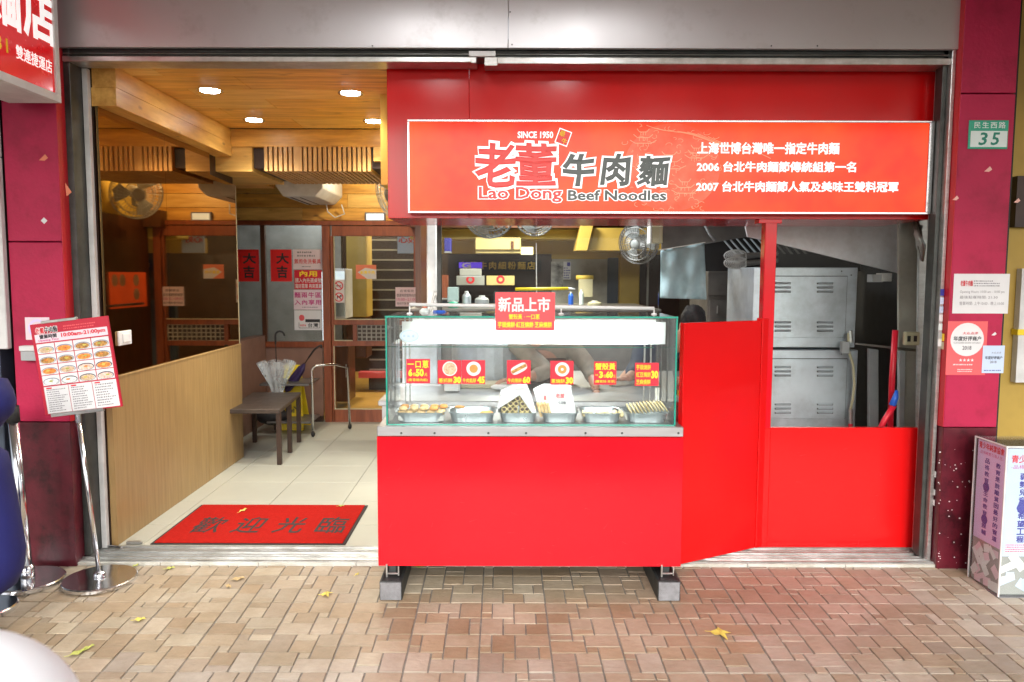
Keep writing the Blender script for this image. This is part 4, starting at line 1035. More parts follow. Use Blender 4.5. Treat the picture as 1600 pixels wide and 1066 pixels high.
MB().box(q.x - .05, q.x + .04, YF + .14, YF + .165, ZF + .001, ZF + .018).build('plate', 'alu', t, .004)

# ================================================================== KITCHEN
# back wall, beams, doors
kb = thing('kitchen_back_wall', (1, 9, 0), 'yellow back wall with beams and dark openings behind the kitchen', 'wall')
YK = 8.9
pbox('beam', 'yellow_wall', 640, 356, 1040, 374, 8.3, 8.7, kb, .01)
pbox('beam', 'wood_brown', 640, 330, 1040, 356, 8.0, 8.7, kb)
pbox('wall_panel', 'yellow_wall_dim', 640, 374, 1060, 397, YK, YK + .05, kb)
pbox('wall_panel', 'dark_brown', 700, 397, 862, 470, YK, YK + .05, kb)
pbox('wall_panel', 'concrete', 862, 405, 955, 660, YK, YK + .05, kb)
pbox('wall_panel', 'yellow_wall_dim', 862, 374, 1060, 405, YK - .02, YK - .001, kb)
pbox('doorway', 'navy_metal', 948, 403, 968, 660, YK - .03, YK + .05, kb)
pbox('column', 'yellow_wall_dim', 967, 396, 998, 660, YK - .15, YK + .05, kb, .01)
pbox('doorway', 'dark_brown', 998, 398, 1060, 660, YK - .04, YK + .05, kb)
pbox('mullion', 'concrete', 1009, 398, 1012, 660, YK - .06, YK - .041, kb)
pbox('wall_panel', 'navy_metal', 690, 470, 862, 660, YK - .02, YK + .05, kb)
# sloping yellow soffit
MB().prism([P(a, b, 7.9) for a, b in ((908, 350), (928, 350), (918, 392), (900, 392))], (0, .35, 0)).build('soffit', 'yellow_wall_dim', kb, .005); MB().prism([P(a, b, 8.0) for a, b in ((927, 350), (1034, 350), (1034, 392), (917, 392))], (0, .3, 0)).build('soffit', 'yellow_wall_dim', kb, .005)
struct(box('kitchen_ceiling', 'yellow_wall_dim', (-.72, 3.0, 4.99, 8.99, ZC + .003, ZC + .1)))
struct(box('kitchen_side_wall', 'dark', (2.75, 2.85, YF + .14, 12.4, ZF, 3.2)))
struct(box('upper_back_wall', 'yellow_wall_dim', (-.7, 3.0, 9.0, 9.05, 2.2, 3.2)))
# AC unit
t = thing('air_conditioner', P(775, 383, 8.2), 'cream air conditioner with a small label on the kitchen back wall', 'air conditioner')
pbox('casing', 'gold_metal', 742, 371, 814, 391, 8.1, 8.29, t, .01); pbox('front_lip', 'gold_metal', 743, 391, 814, 396, 8.13, 8.29, t, .004); pbox('label_plate', 'wood_brown', 798, 377, 803, 389, 8.09, 8.099, t)
t = thing('lit_panel', P(822, 391, 8.2), 'small bright cream panel right of the kitchen air conditioner', 'panel'); pbox('panel', 'exit_lamp', 814, 386, 833, 398, 8.2, 8.25, t); t.children[0].data.materials[0] = mat('warm_panel', (.8, .68, .35), .5, emit=.5)
# kitchen glass lettering board
t = thing('kitchen_signboard', P(780, 415, 8.8), 'dark board with gold noodle shop characters over the kitchen window', 'sign')
pbox('board', 'dark', 712, 407, 846, 424, 8.75, 8.8, t); U = rect(718, 409, 836, 421, 8.75); text(t, '老董牛肉細粉麵店', front(8.75), *U, 'yellow_wall', .015, .002, spacing=1.25)
t = thing('purple_sign', P(735, 416, 8.5), 'purple lit sign with white strokes behind the kitchen', 'sign'); pbox('panel', 'ink_blue', 717, 410, 753, 419, 8.6, 8.7, t); t.children[0].data.materials[0] = mat('purple_lit', (.10, .04, .55), .5, emit=.5); U = rect(722, 411, 735, 419, 8.6); text(t, 'G', front(8.6), *U, 'ink_white', .04, .004)
for i, (a, lab, m_) in enumerate(((735, 'left of two pale cartons each with a red ring behind the kitchen window', 'carton_dull'), (782, 'right of two pale cartons each with a red ring behind the kitchen window', 'gold_metal'))):
    t = thing('carton', P(a, 437, 8.4), lab, 'carton'); pbox('body', m_, a - 22, 431, a + 22, 446, 8.3, 8.5, t, .004)
    c0_ = P(a + (0 if i == 0 else 0), 437, 8.3); disc('ring', 'ink_red', front(8.3), c0_.x, c0_.z, .045, .045, .001, .002, t, hole=.5)
for i, (px, m_, lab, nm, cat) in enumerate((((718, 420, 752, 431), 'carton_dull', 'pale blue appliance top at the left of the kitchen window', 'appliance', 'appliance'), ((690, 430, 699, 466), 'wood_red', 'dull red fire cabinet at the far left of the kitchen window', 'fire_cabinet', 'cabinet'),
        ((699, 449, 716, 470), 'cloth_bluegrey', 'pale green box low on the left behind the kitchen window', 'storage_box', 'box'), ((694, 372, 704, 393), 'ink_blue', 'blue violet sticker panel left of the kitchen fan', 'notice_panel', 'panel'))):
    t = thing(nm, P(px[0], px[3], 8), lab, cat); pbox('body', m_, *px, 7.9, 8.1, t, .004); pbox('edge', 'grey_paint', px[0], px[3], px[2], px[3] + 2, 7.9, 8.1, t)
# posters on grey wall
t = thing('ink_poster', P(870, 425, 8.8), 'black and white ink drawing poster on the grey kitchen wall', 'poster')
mat('ink_drawing', (.05, .05, .05), .6, var=.4, scale=9, col2=(.5, .5, .48), detail=8)
pbox('sheet', 'ink_drawing', 861, 409, 880, 450, 8.85, 8.86, t)
t = thing('blue_notice', P(886, 423, 8.8), 'narrow white notice with blue heading beside the ink poster', 'notice'); pbox('sheet', 'paper', 880.3, 409, 892, 437, 8.85, 8.86, t); U = rect(881, 417, 891, 436, 8.85); print_lines(t, front(8.85), *U, 5, 'ink_blue', .001, 3); pbox('heading', 'ink_blue', 886, 410, 891, 416, 8.846, 8.849, t)
t = thing('paper_roll_holder', P(914, 435, 8.3), 'yellow paper roll holder with hanging sheets on the grey wall', 'paper roll'); p0, p1 = P(900, 434, 8.4), P(927, 434, 8.4)
MB().tube([p0, p1], .026, 12).build('roll', 'yellow_wall', t, smooth=True); pbox('sheet', 'beige_metal', 904, 436, 926, 464, 8.38, 8.39, t)
# yellow pole in place of a taxi reflection in the glass; thin rod
t = thing('yellow_reflection_pole', P(850, 452, 5.6), 'yellow pole with a pale tip shaped for a taxi reflection behind the cart sign', 'pole')
p0, p1, p2 = P(805, 452, 5.6), P(888, 451, 5.6), P(899, 452, 5.6)
MB().tube([p0, p1], .011, 10).build('rod', 'yellow', t, smooth=True); MB().tube([p1, p2], [.010, .004], 10).build('tip', 'white_plastic', t, smooth=True)
tag(MB().tube([P(838, 380, 6.0), P(838.5, 460, 6.0)], .004, 6).build('hanging_rod', 'alu'), 'thin grey rod hanging behind the kitchen window joint', 'rod')
# A-frame ladder
t = thing('step_ladder', P(682, 480, 5.6), 'small silver folding easel stand behind the glass case', 'easel')
for (a, b) in (((671, 493), (680, 455)), ((690, 493), (680, 455)), ((684, 493), (683, 457))): MB().tube([P(*a, 5.5), P(*b, 5.5)], .009, 6).build('leg', 'alu', t)
MB().tube([P(674, 483, 5.5), P(688, 483, 5.5)], .005, 6).build('rung', 'alu', t)
# hanging cloth
t = thing('hanging_cloth', P(1066, 390, 5.6), 'pale blue grey cloth hanging from a line under the hood', 'cloth')
c4 = [(1032, 392), (1100, 380), (1104, 468), (1032, 466)]; n1, n2 = 14, 16; vs_ = []; fs = []; r_ = random.Random(4)
for j in range(n2 + 1):
    for i in range(n1 + 1):
        u, v = i / n1, j / n2
        a = [c4[0][k] * (1 - u) * (1 - v) + c4[1][k] * u * (1 - v) + c4[2][k] * u * v + c4[3][k] * (1 - u) * v for k in (0, 1)]
        vs_.append(P(a[0], a[1], 5.55 + .03 * math.sin(u * 13 + v * 3) * (v + .2) + .02 * math.sin(u * 5 - v * 9)))
for j in range(n2):
    for i in range(n1): fs.append((j * (n1 + 1) + i, j * (n1 + 1) + i + 1, (j + 1) * (n1 + 1) + i + 1, (j + 1) * (n1 + 1) + i))
mb = MB().add(vs_, fs); o = mb.build('fabric', 'cloth_bluegrey', t, smooth=True)
sm = o.modifiers.new('thick', 'SOLIDIFY'); sm.thickness = .004
MB().tube([P(1030, 391, 5.56), P(1102, 379, 5.56)], .004, 6).build('line', 'alu', t)
# hood
hd_ = thing('extractor_hood', P(1200, 360, 5.3), 'large steel extractor hood over the kitchen on the right', 'extractor hood')
def ppoly(nm, m_, pts, Y, th, par): return MB().prism([P(a, b, Y) for a, b in pts], (0, th, 0)).build(nm, m_, par, .003)
ppoly('side_sheet', 'steel_dark', [(1034, 330), (1164, 330), (1170, 370), (1034, 393)], 5.75, .02, hd_)  # shade on this side of the hood is put into the dark steel colour
ppoly('front_sheet', 'hood_steel', [(1160, 330), (1408, 330), (1404, 427), (1212, 380), (1168, 370)], 5.15, .02, hd_)
ppoly('grease_filter_frame', 'dark', [(1095, 372), (1340, 368), (1345, 424), (1095, 424)], 5.9, .02, hd_)
for k in range(11):
    a = 1128 + k * 11; ppoly('filter_bar', 'steel_cabinet' if k < 6 else 'steel_dark', [(a, 373), (a + 3, 373), (a + 24, 397), (a + 20, 397)], 5.86 - k * .001, .012, hd_)
MB().tube([P(a, b, 5.7) for a, b in ((1099, 335), (1102, 352), (1109, 366), (1117, 376))], .012, 8).build('pipe', 'grey_paint', hd_, smooth=True)
t = thing('switch_box', P(1027, 366, 5.7), 'pale metal switch box on the hood side beside the dark fan', 'switch box'); pbox('box', 'beige_metal', 1019, 353, 1036, 380, 5.62, 5.74, t, .004); pbox('lid', 'white_paint', 1016, 353, 1018.5, 380, 5.62, 5.74, t)
wd = thing('kitchen_window', (.6, 4.95, 1.2), 'clear glass panes of the kitchen window under the red sign', 'window')
for (a, b) in ((690, 837), (838.5, 1030)):
    pbox('glass_pane', 'glass', a, 330, b, 500, 5.45, 5.456, wd)
pbox('frame_post', 'alu_dark', 683, 330, 690, 640, 5.43, 5.48, wd, .003)
# fridge / steel cupboard behind
t = thing('steel_fridge', P(1130, 450, 6.3), 'dark steel cupboard with handles behind the hanging cloth', 'fridge')
pbox('body', 'steel_dark', 1103, 424, 1158, 700, 6.3, 6.9, t, .006)
pbox('upper_door', 'steel_dark', 1106, 426, 1155, 462, 6.28, 6.299, t, .003); pbox('lower_door', 'steel_dark', 1106, 470, 1155, 690, 6.28, 6.299, t, .003)
pbox('handle', 'alu', 1137, 478, 1140, 498, 6.26, 6.279, t); pbox('handle', 'alu', 1121, 478, 1122, 490, 6.26, 6.279, t)
t = thing('soap_dispenser', P(1154, 463, 6.0), 'small white dispenser with a blue stripe on the steel cupboard', 'dispenser'); pbox('body', 'white_plastic', 1149, 457, 1160, 470, 5.95, 6.05, t, .008); pbox('window', 'dark', 1152, 461, 1155.5, 466, 5.945, 5.9495, t); pbox('stripe', 'blue_plastic', 1151, 467, 1157, 469.5, 5.945, 5.9495, t)
# control strip
t = thing('control_panel', P(1166, 460, 5.5), 'narrow black column of knobs and lit switches beside the steamer', 'control panel'); pbox('housing', 'dark', 1159, 424, 1175, 500, 5.6, 5.8, t)
for (b, m_) in ((432, 'wood_red'), (452, 'fan_light'), (477, 'fan_light')):
    c0_ = P(1164, b, 5.58); MB().lathe([(.02, 0), (.018, .02), (.008, .022)], (c0_.x, 5.6, c0_.z), 14, Matrix.Rotation(R(90), 3, 'X')).build('knob', m_, t)
for (b, d_) in ((441, 458), (464, 486), (490, 500)): pbox('lit_switch', 'exit_lamp', 1168, b, 1171, d_, 5.585, 5.599, t)
# two stacked louvred steamers
st = None
for k, (ya, yb) in enumerate(((418, 543), (547, 690))):
    Y = 5.2
    t = thing('steel_steamer', P(1260, yb, Y), ['upper of the two stacked steel steamer cabinets with slotted vents', 'lower of the two stacked steel steamer cabinets with slotted vents'][k], 'steamer cabinet', 'stacked steamer cabinets')
    U = rect(1176, ya, 1338, yb, Y)
    MB().box(U[0], U[1], Y, Y + .6, U[2], U[3]).build('body', 'steel_cabinet', t, .004)
    pya, pyb = (432, 528) if k == 0 else (561, 654)
    V = rect(1190, pya, 1322, pyb, Y - .006); bp_ = MB().box(V[0], V[1], Y - .008, Y - .0005, V[2], V[3]).build('back_panel', 'steel_cabinet', t, .002)
    mb = MB()
    mb.box(V[0] - .004, V[0], Y - .0008, Y - .0003, V[2] - .004, V[3] + .004); mb.box(V[1], V[1] + .004, Y - .0008, Y - .0003, V[2] - .004, V[3] + .004); mb.box(V[0], V[1], Y - .0008, Y - .0003, V[3], V[3] + .004); mb.build('seam', 'dark', t)
    for px in (1223, 1289):
        for row in (0, 1):
            for s_ in range(3):
                b = (443 + s_ * 6.6 + row * 61) if k == 0 else (574 + s_ * 6.6 + row * 58)
                c0_ = P(px, b, Y - .008); w_ = .055
                MB().prism([(c0_.x - w_, Y - .008, c0_.z - .006), (c0_.x + w_, Y - .008, c0_.z - .006), (c0_.x + w_, Y - .008, c0_.z + .008), (c0_.x - w_, Y - .008, c0_.z + .008)], (0, -.0006, 0)).build('vent_slot', 'alu_dark', bp_)
                MB().prism([(c0_.x - w_, Y - .0087, c0_.z + .009), (c0_.x + w_, Y - .0087, c0_.z + .009), (c0_.x + w_ - .008, Y - .018, c0_.z - .001), (c0_.x - w_ + .008, Y - .018, c0_.z - .001)], (0, .0012, -.001)).build('louvre', 'steel_cabinet', bp_)
    for q in range(4):
        c0_ = P([1330, 1330, 1200, 1315][q], [ya + 12, yb - 12, ya + 6, ya + 6][q], Y); MB().lathe([(.005, 0), (.004, .003)], (c0_.x, Y, c0_.z), 8, Matrix.Rotation(R(90), 3, 'X')).build('screw', 'alu_dark', t)
t = thing('gas_hose', P(1330, 600, 5.1), 'pale flexible hose with brass fittings down the edge of the steamers', 'hose')
MB().tube([P(a, b, 5.12) for a, b in ((1326, 520), (1325, 545), (1333, 570), (1335, 600), (1332, 625), (1329, 640))], .009, 8).build('tube', 'beige_metal', t, smooth=True)
MB().tube([P(1328, 517, 5.12), P(1330, 535, 5.12)], .016, 8).build('fitting', 'alu', t); MB().tube([P(1329, 640, 5.12), P(1329, 662, 5.12)], .014, 8).build('fitting', 'alu', t); MB().tube([P(1329, 662, 5.12), P(1329, 676, 5.12)], .015, 8).build('valve', 'red_pipe', t)
pbox('switch', 'grey_paint', 1316, 534, 1328, 553, 5.1, 5.14, t, .003)
# mesh noodle strainers
for i, (dy, lab) in enumerate(((0, 'upper wire noodle strainer hanging level under the hood'), (11, 'lower wire noodle strainer hanging level under the hood'))):
    t = thing('noodle_strainer', P(1160, 400 + dy, 5.5), lab, 'strainer', 'wire noodle strainers'); c0_ = P(1150, 400 + dy, 5.5); mb = MB()
    for k in range(7):
        q = 1 - k / 7.5; mb.tube([(c0_.x + .085 * q * math.cos(a), 5.5 - .035 * (1 - q * q), c0_.z + .042 * q * math.sin(a)) for a in [2 * math.pi * h / 20 for h in range(21)]], .004 if k == 0 else .0016, 4, False)
    for k in range(12):
        a = math.pi * k / 12; mb.tube([(c0_.x + .085 * q * math.cos(a), 5.5 - .035 * (1 - q * q), c0_.z + .042 * q * math.sin(a)) for q in (-1, -.6, -.2, .2, .6, 1)], .0014, 3, False)
    mb.build('basket', 'fan_light', t); MB().tube([P(1166, 400 + dy, 5.5), P(1215, 396 + dy, 5.5)], [.022, .016], 8).build('handle', 'steel_dark', t)
# right side wall details
rw = thing('grimy_side_panel', P(1425, 500, 4.8), 'grimy grey metal wall panel at the right end of the kitchen', 'wall panel')
ppoly('panel', 'concrete', [(1404, 343), (1442, 343), (1442, 700), (1404, 700)], 4.75, .02, rw); ppoly('strip', 'alu', [(1436, 343), (1450, 343), (1444, 700), (1432, 700)], 4.6, .02, rw)
ppoly('crossbar', 'steel_dark', [(1338, 536), (1436, 546), (1436, 550), (1338, 539)], 4.74, .02, rw)
ppoly('upright', 'grey_paint', [(1358, 545), (1373, 547), (1373, 700), (1358, 700)], 5.1, .03, rw); ppoly('upright', 'grey_paint', [(1406, 549), (1415, 549), (1413, 700), (1404, 700)], 4.7, .03, rw)
t = thing('power_socket', P(1428, 531, 4.58), 'cream double power socket on the grimy right wall', 'socket'); pbox('plate', 'beige_metal', 1415, 519, 1438, 540, 4.56, 4.599, t, .006)
for a in (1421, 1431): pbox('outlet', 'dark', a - 3, 525, a + 2, 534, 4.557, 4.5595, t)
t = thing('socket_bracket', P(1386, 433, 5.1), 'small white box fixed under the steel hood edge', 'bracket'); pbox('box', 'white_paint', 1380, 427, 1394, 440, 5.0, 5.1, t, .003); pbox('arm', 'grey_paint', 1364, 429, 1380, 441, 5.02, 5.1, t)
t = thing('taped_cables', P(1440, 370, 4.7), 'bundle of cables wrapped in crumpled tape at the top right corner', 'cables')
for k in range(4): MB().tube([P(1428 + k * 5, 345, 4.62 + k * .01), P(1434 + 3 * math.sin(k * 2), 365, 4.56), P(1436 + k * 2, 385, 4.58 - k * .01), P(1442, 408, 4.6)], [.01, .016, .018, .006], 7).build('cable', ['alu', 'steel_dark', 'white_paint', 'alu'][k], t, smooth=True)
t = thing('red_pipe', P(1395, 600, 4.65), 'straight red pipe standing beside the grimy right wall', 'pipe'); MB().tube([P(1399, 516, 4.62), P(1394, 590, 4.62), P(1390, 690, 4.62)], .0175, 12).build('tube', 'red_pipe', t, smooth=True)
t = thing('red_hose', P(1385, 640, 4.5), 'slanting red broom handle with a blue tip', 'broom'); MB().tube([P(1397, 633, 4.52), P(1383, 655, 4.52), P(1365, 690, 4.52)], .017, 12).build('shaft', 'red_pipe', t, smooth=True); MB().tube([P(1401, 610, 4.52), P(1399, 622, 4.52), P(1394, 634, 4.52)], [.008, .018, .020], 12).build('tip', 'blue_plastic', t, smooth=True)
struct(box('kitchen_inner_wall', 'dark', (1.9, 2.5, 5.95, 6.0, ZF, 2.7)))
# steel prep counter behind the cart
t = thing('prep_counter', (.0, 4.7, 0), 'steel preparation counter behind the food cart', 'counter')
box('worktop', 'steel', (-.70, 1.05, 4.30, 5.0, .86, .89), t, .004); box('apron', 'steel', (-.68, 1.03, 4.32, 4.34, .5, .859), t)
for (a, b) in ((-.66, 4.36), (1.0, 4.36), (-.66, 4.95), (1.0, 4.95)): box('leg', 'steel', (a, a + .03, b, b + .03, ZF, .858), t)
t = thing('steel_cupboard', (-.4, 5.2, .9), 'pale steel cupboard behind the first price card', 'cupboard'); pbox('body', 'steel_cabinet', 628, 536, 684, 645, 4.95, 5.25, t, .006); pbox('worktop_edge', 'steel', 620, 600, 690, 604, 4.9, 4.949, t)
t = thing('steel_pot', P(790, 570, 5.3), 'wide steel vat behind the price cards', 'vat')
MB().lathe([(.0, 0), (.28, 0), (.30, .02), (.30, .34), (.315, .35), (.30, .355), (.0, .33)], (-.05, 5.38, .88), 32).build('vat_body', 'steel_cabinet', t, smooth=False)
box('shelf', 'steel', (-.45, 1.6, 5.08, 5.8, .84, .878), t)
t = thing('white_container', P(710, 605, 4.8), 'white plastic container with a lid on the steel counter', 'container'); pbox('body', 'white_plastic', 694, 598, 718, 612, 4.62, 4.8, t, .006); pbox('lid', 'white_plastic', 692, 596, 720, 599, 4.6, 4.82, t, .003)
t = thing('chopping_board', P(760, 600, 4.8), 'cream chopping board at the back of the steel counter', 'chopping board'); p = P(765, 600, 4.9); MB().box(p.x - .2, p.x + .22, 4.78, 4.98, .8905, .915).build('board', 'beige_metal', t, .004); MB().tube([(p.x + .19, 4.81, .915), (p.x + .19, 4.81, .917)], .01, 8).build('hang_hole_ring', 'dark', t)
# small bottles behind the case top
t = thing('squeeze_bottle', P(664, 485, 4.5), 'clear bottle with an orange cap on top of the case', 'bottle'); p = P(664, 494, 4.25); MB().lathe([(.03, -.03), (.032, .0), (.03, .03), (.014, .045)], (p.x, 4.25, p.z), 16).build('bottle_body', 'plate_white', t, smooth=True); MB().lathe([(.015, .045), (.014, .07), (.0, .072)], (p.x, 4.25, p.z), 16).build('cap', 'orange_scrap', t, smooth=True)
t = thing('blue_bottle', P(678, 490, 4.3), 'blue bottle lying on its side on top of the case', 'bottle'); p = P(677, 490, 4.22); MB().tube([p, p + Vector((.06, 0, 0)), p + Vector((.075, 0, 0))], [.018, .018, .008], 12).build('bottle_body', 'blue_plastic', t, smooth=True); MB().tube([p + Vector((.075, 0, 0)), p + Vector((.09, 0, 0))], .008, 8).build('cap', 'white_plastic', t)

# ================================================================== FOOD CART
YC = 3.76
ct = thing('food_cart', (.18, YC, 0), 'red food cart with a glass display case on top', 'food cart')
X0, X1, Z0c, Z1c = rect(590, 683, 1066, 885, YC)
MB().box(X0, X1, YC, YC + .015, Z0c, Z1c).build('front_panel', 'red_paint', ct, .0015)
MB().box(X0, X0 + .02, YC + .016, YC + .62, Z0c, Z1c).build('side_panel', 'red_paint', ct, .001); MB().box(X1 - .02, X1, YC + .016, YC + .62, Z0c, Z1c).build('side_panel', 'red_paint', ct, .001)
MB().box(X0 + .02, X1 - .02, YC + .016, YC + .6, Z0c, Z0c + .02).build('base_board', 'steel_dark', ct)
U = rect(589, 667, 1068, 682.5, YC - .012)
ctt = MB().box(U[0], U[1], YC - .012, YC + .64, U[2], U[3]).build('counter_top', 'steel', ct, .003)
for a in (627, 679, 763, 822, 915, 972, 1060):
    p = P(a, 677, YC - .012); MB().lathe([(.006, 0), (.004, .003)], p, 8, Matrix.Rotation(R(90), 3, 'X')).build('screw', 'alu_dark', ctt)
# glass case
gx0_, gx1_, gz0, gz1 = rect(604, 497, 1056, 667, YC + .02)
gz0 = U[3] + .0005; GY0, GY1 = YC + .02, YC + .50; e = .006
gc = ct
MB().box(gx0_, gx1_, GY0, GY0 + e, gz0, gz1).build('front_glass', 'glass_green', gc)
MB().box(gx0_, gx0_ + e, GY0 + e + .001, GY1, gz0, gz1).build('side_glass', 'glass_green', gc); MB().box(gx1_ - e, gx1_, GY0 + e + .001, GY1, gz0, gz1).build('side_glass', 'glass_green', gc)
MB().box(gx0_, gx1_, GY0, GY1, gz1 + .001, gz1 + .001 + e).build('top_glass', 'glass_green', gc)
for nm, b in (('glass_edge', (gx0_ - .004, gx0_ + .004, GY0 - .003, GY0 + .004, gz0, gz1)), ('glass_edge', (gx1_ - .004, gx1_ + .004, GY0 - .003, GY0 + .004, gz0, gz1)), ('glass_edge', (gx0_ - .006, gx1_ + .006, GY0 - .004, GY0 + .001, gz1, gz1 + .009)),
              ('glass_edge', (gx0_ - .003, gx1_ + .003, GY0 - .003, GY0 - .0005, gz0, gz0 + .006))):
    box(nm, 'glass_edge', b, gc, .001)
for a in (gx0_ + .035, gx0_ + .06, gx1_ - .035, gx1_ - .07): MB().box(a - .004, a + .004, GY1 - .02, GY1 - .01, gz0, gz1 - .001).build('slide_rail', 'alu', gc)
MB().box(gx0_ + .02, gx1_ - .02, GY1 - .025, GY1 - .005, gz0 + .33 * (gz1 - gz0) + .17, gz0 + .33 * (gz1 - gz0) + .174).build('shelf_edge', 'glass_edge', gc)
# rail with posts on top
pr0, pr1 = P(640, 476, YC + .25), P(1022, 482, YC + .25)
MB().tube([pr0, pr1], .009, 12).build('top_rail', 'white_plastic', gc, smooth=True)
for (q) in (pr0, pr1, pr0 + (pr1 - pr0) * .36, pr0 + (pr1 - pr0) * .62): MB().tube([q, (q.x, q.y, gz1 + .008)], .0035, 8).build('rail_post', 'white_plastic', gc); MB().lathe([(.016, 0), (.012, .006)], (q.x, q.y, gz1 + .0075), 12).build('rail_foot', 'white_plastic', gc)
# feet
for s_, (a, c) in enumerate(((593, 628), (1028, 1063))):
    V = rect(a, 909, c, 934, YC - .06); z1q = V[3]
    MB().box(V[0], V[1], YC - .06, YC + .34, -.015, z1q).build('foot_beam', 'cast_iron', gc, .002); MB().box(V[0] + .004, V[1] - .004, YC - .064, YC - .0605, -.012, z1q - .004).build('foot_cap', 'foot_cap', gc, .001); MB().box(V[0] + .012, V[1] - .012, YC - .05, YC + .3, z1q + .0005, z1q + .003).build('foot_channel', 'dark', gc)
    xm = (V[0] + V[1]) / 2
    MB().box(xm - .02, xm + .018, YC + .02, YC + .06, z1q, Z0c).build('foot_post', 'cast_iron', gc, .003)
    MB().tube([(xm - .03, YC - .005, z1q + .02), (xm + .035, YC - .005, z1q + .02)], .004, 6).build('bolt', 'alu', gc)
    MB().tube([(xm - .027, YC - .005, z1q + .003), (xm - .027, YC - .005, Z0c + .01)], .005, 6).build('bolt', 'alu', gc); MB().tube([(xm + .032, YC - .005, z1q + .01), (xm + .032, YC - .005, Z0c)], .004, 6).build('bolt', 'alu', gc)
# case lamp
lp = thing('case_lamp', P(850, 520, YC + .1), 'long white fluorescent light panel glowing across the top of the glass case', 'lamp')
U = rect(668, 503, 1018, 537, YC + .06)
zc_ = (U[2] + U[3]) / 2; MB().tube([(U[0] + .03, YC + .085, zc_), (U[1] - .03, YC + .085, zc_)], .013, 16).build('light_tube', 'tube_lamp', lp, smooth=True)
MB().box(U[0] - .08, U[1] + .03, YC + .105, YC + .11, U[2] - .003, U[3] + .012).build('reflector', 'white_plastic', lp)
V = rect(628, 503, 1040, 537.5, YC + .045); MB().quad((V[0], YC + .046, V[2]), (V[1], YC + .046, V[2]), (V[1], YC + .046, V[3]), (V[0], YC + .046, V[3])).build('diffuser_cover', 'lamp_cover', lp)
MB().box(U[0] - .02, U[1] + .02, YC + .05, YC + .15, U[3] + .001, U[3] + .014).build('housing', 'white_plastic', lp, .003)
V = rect(626, 512, 668, 536, YC + .07)
t = thing('oval_sticker', P(640, 525, YC + .03), 'pale blue oval sticker inside the top left of the glass case', 'sticker'); c0_ = P(640, 525, YC + .03)
disc('backing', 'plate_white', front(YC + .03), c0_.x, c0_.z, .050, .032, -.001, 0, t); disc('ring', 'paper_blue', front(YC + .03), c0_.x, c0_.z, .046, .029, .0005, .001, t, hole=.88); text(t, 'FRESH', front(YC + .03), c0_.x - .033, c0_.x + .033, c0_.z - .012, c0_.z + .012, 'paper_blue', .02, .0006) if False else print_lines(t, front(YC + .03), c0_.x - .033, c0_.x + .033, c0_.z - .013, c0_.z + .013, 1, 'paper_blue', .0006, 5)
# placard
YA = YC + .004
t = thing('placard', P(820, 485, YA), 'red new product placard standing on the rail of the glass case', 'placard'); U = rect(774, 457, 867, 517, YA)
f_ = front(YA)
sheet('acrylic_back', 'acrylic', f_, U[0] - .008, U[1] + .012, U[2] + .03, U[3] + .006, -.004, -.001, t); sheet('card', 'card_red', f_, *U, 0, .002, t)
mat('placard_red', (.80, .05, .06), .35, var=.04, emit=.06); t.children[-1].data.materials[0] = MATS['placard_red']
V = rect(779, 465, 859, 487, YA); text(t, '新品上市', f_, *V, 'ink_white', .028, .003)
V = rect(795, 491, 843, 499, YA); text(t, '蟹殼黃 · 一口蔥', f_, *V, 'ink_yellow', .02, .003); V = rect(778, 503, 862, 512, YA); text(t, '芋頭燒餅·紅豆燒餅·芝麻燒餅', f_, *V, 'ink_yellow', .025, .003)
# price cards
YQ = YC + .012; f_ = front(YQ)
def card(px, label):
    t = thing('price_card', P((px[0] + px[2]) / 2, px[3], YQ), label, 'price card', 'red price cards in the glass case'); U = rect(*px, YQ); t = sheet('card', 'card_red', f_, *U, 0, .002, t)
    return t, lambda a, b, c, d: sub(U, a, b, c, d)
cg = 'price card'
t, s = card((635, 561, 672, 599), 'leftmost red price card reading six for 50')
text(t, '一口蔥', f_, *s(.06, .06, .94, .36), 'ink_yellow', .02, .003, spacing=1.15); text(t, '6', f_, *s(.10, .42, .24, .70), 'ink_yellow', .05, .003); text(t, '個', f_, *s(.28, .56, .40, .70), 'ink_yellow', .01, .003); text(t, '50', f_, *s(.42, .42, .72, .70), 'ink_yellow', .05, .003); text(t, '元', f_, *s(.76, .58, .88, .70), 'ink_yellow', .01, .003); text(t, '(青蔥豬肉餡)', f_, *s(.06, .80, .9, .93), 'ink_yellow', .01, .003)
def pic(t, s, kind):
    U = s(.2, .05, .82, .66); cu, cv, r_ = (U[0] + U[1]) / 2, (U[2] + U[3]) / 2, (U[1] - U[0]) / 2
    if kind == 'roll':
        th = R(28); pts = []
        for k in range(24):
            a = 2 * math.pi * k / 24; x = .042 * math.copysign(abs(math.cos(a)) ** .6, math.cos(a)); z = .021 * math.copysign(abs(math.sin(a)) ** .7, math.sin(a)); pts.append((cu + x * math.cos(th) - z * math.sin(th), cv + x * math.sin(th) + z * math.cos(th)))
        poly('plate_picture', 'paper', f_, pts, .0025, .003, t); poly('food_picture', 'soup_brown', f_, rotp(cu, cv, .040, .008, th), .0033, .0038, t)
    else:
        disc('plate_picture', 'paper', f_, cu, cv, r_, r_, .0025, .003, t); q = {'full': .86, 'bun': .58, 'ring': .62}[kind]
        disc('food_picture', 'soup_pale' if kind == 'full' else 'bun_gold', f_, cu, cv, r_ * q, r_ * q, .0033, .0038, t, hole=.32 if kind == 'ring' else 0)
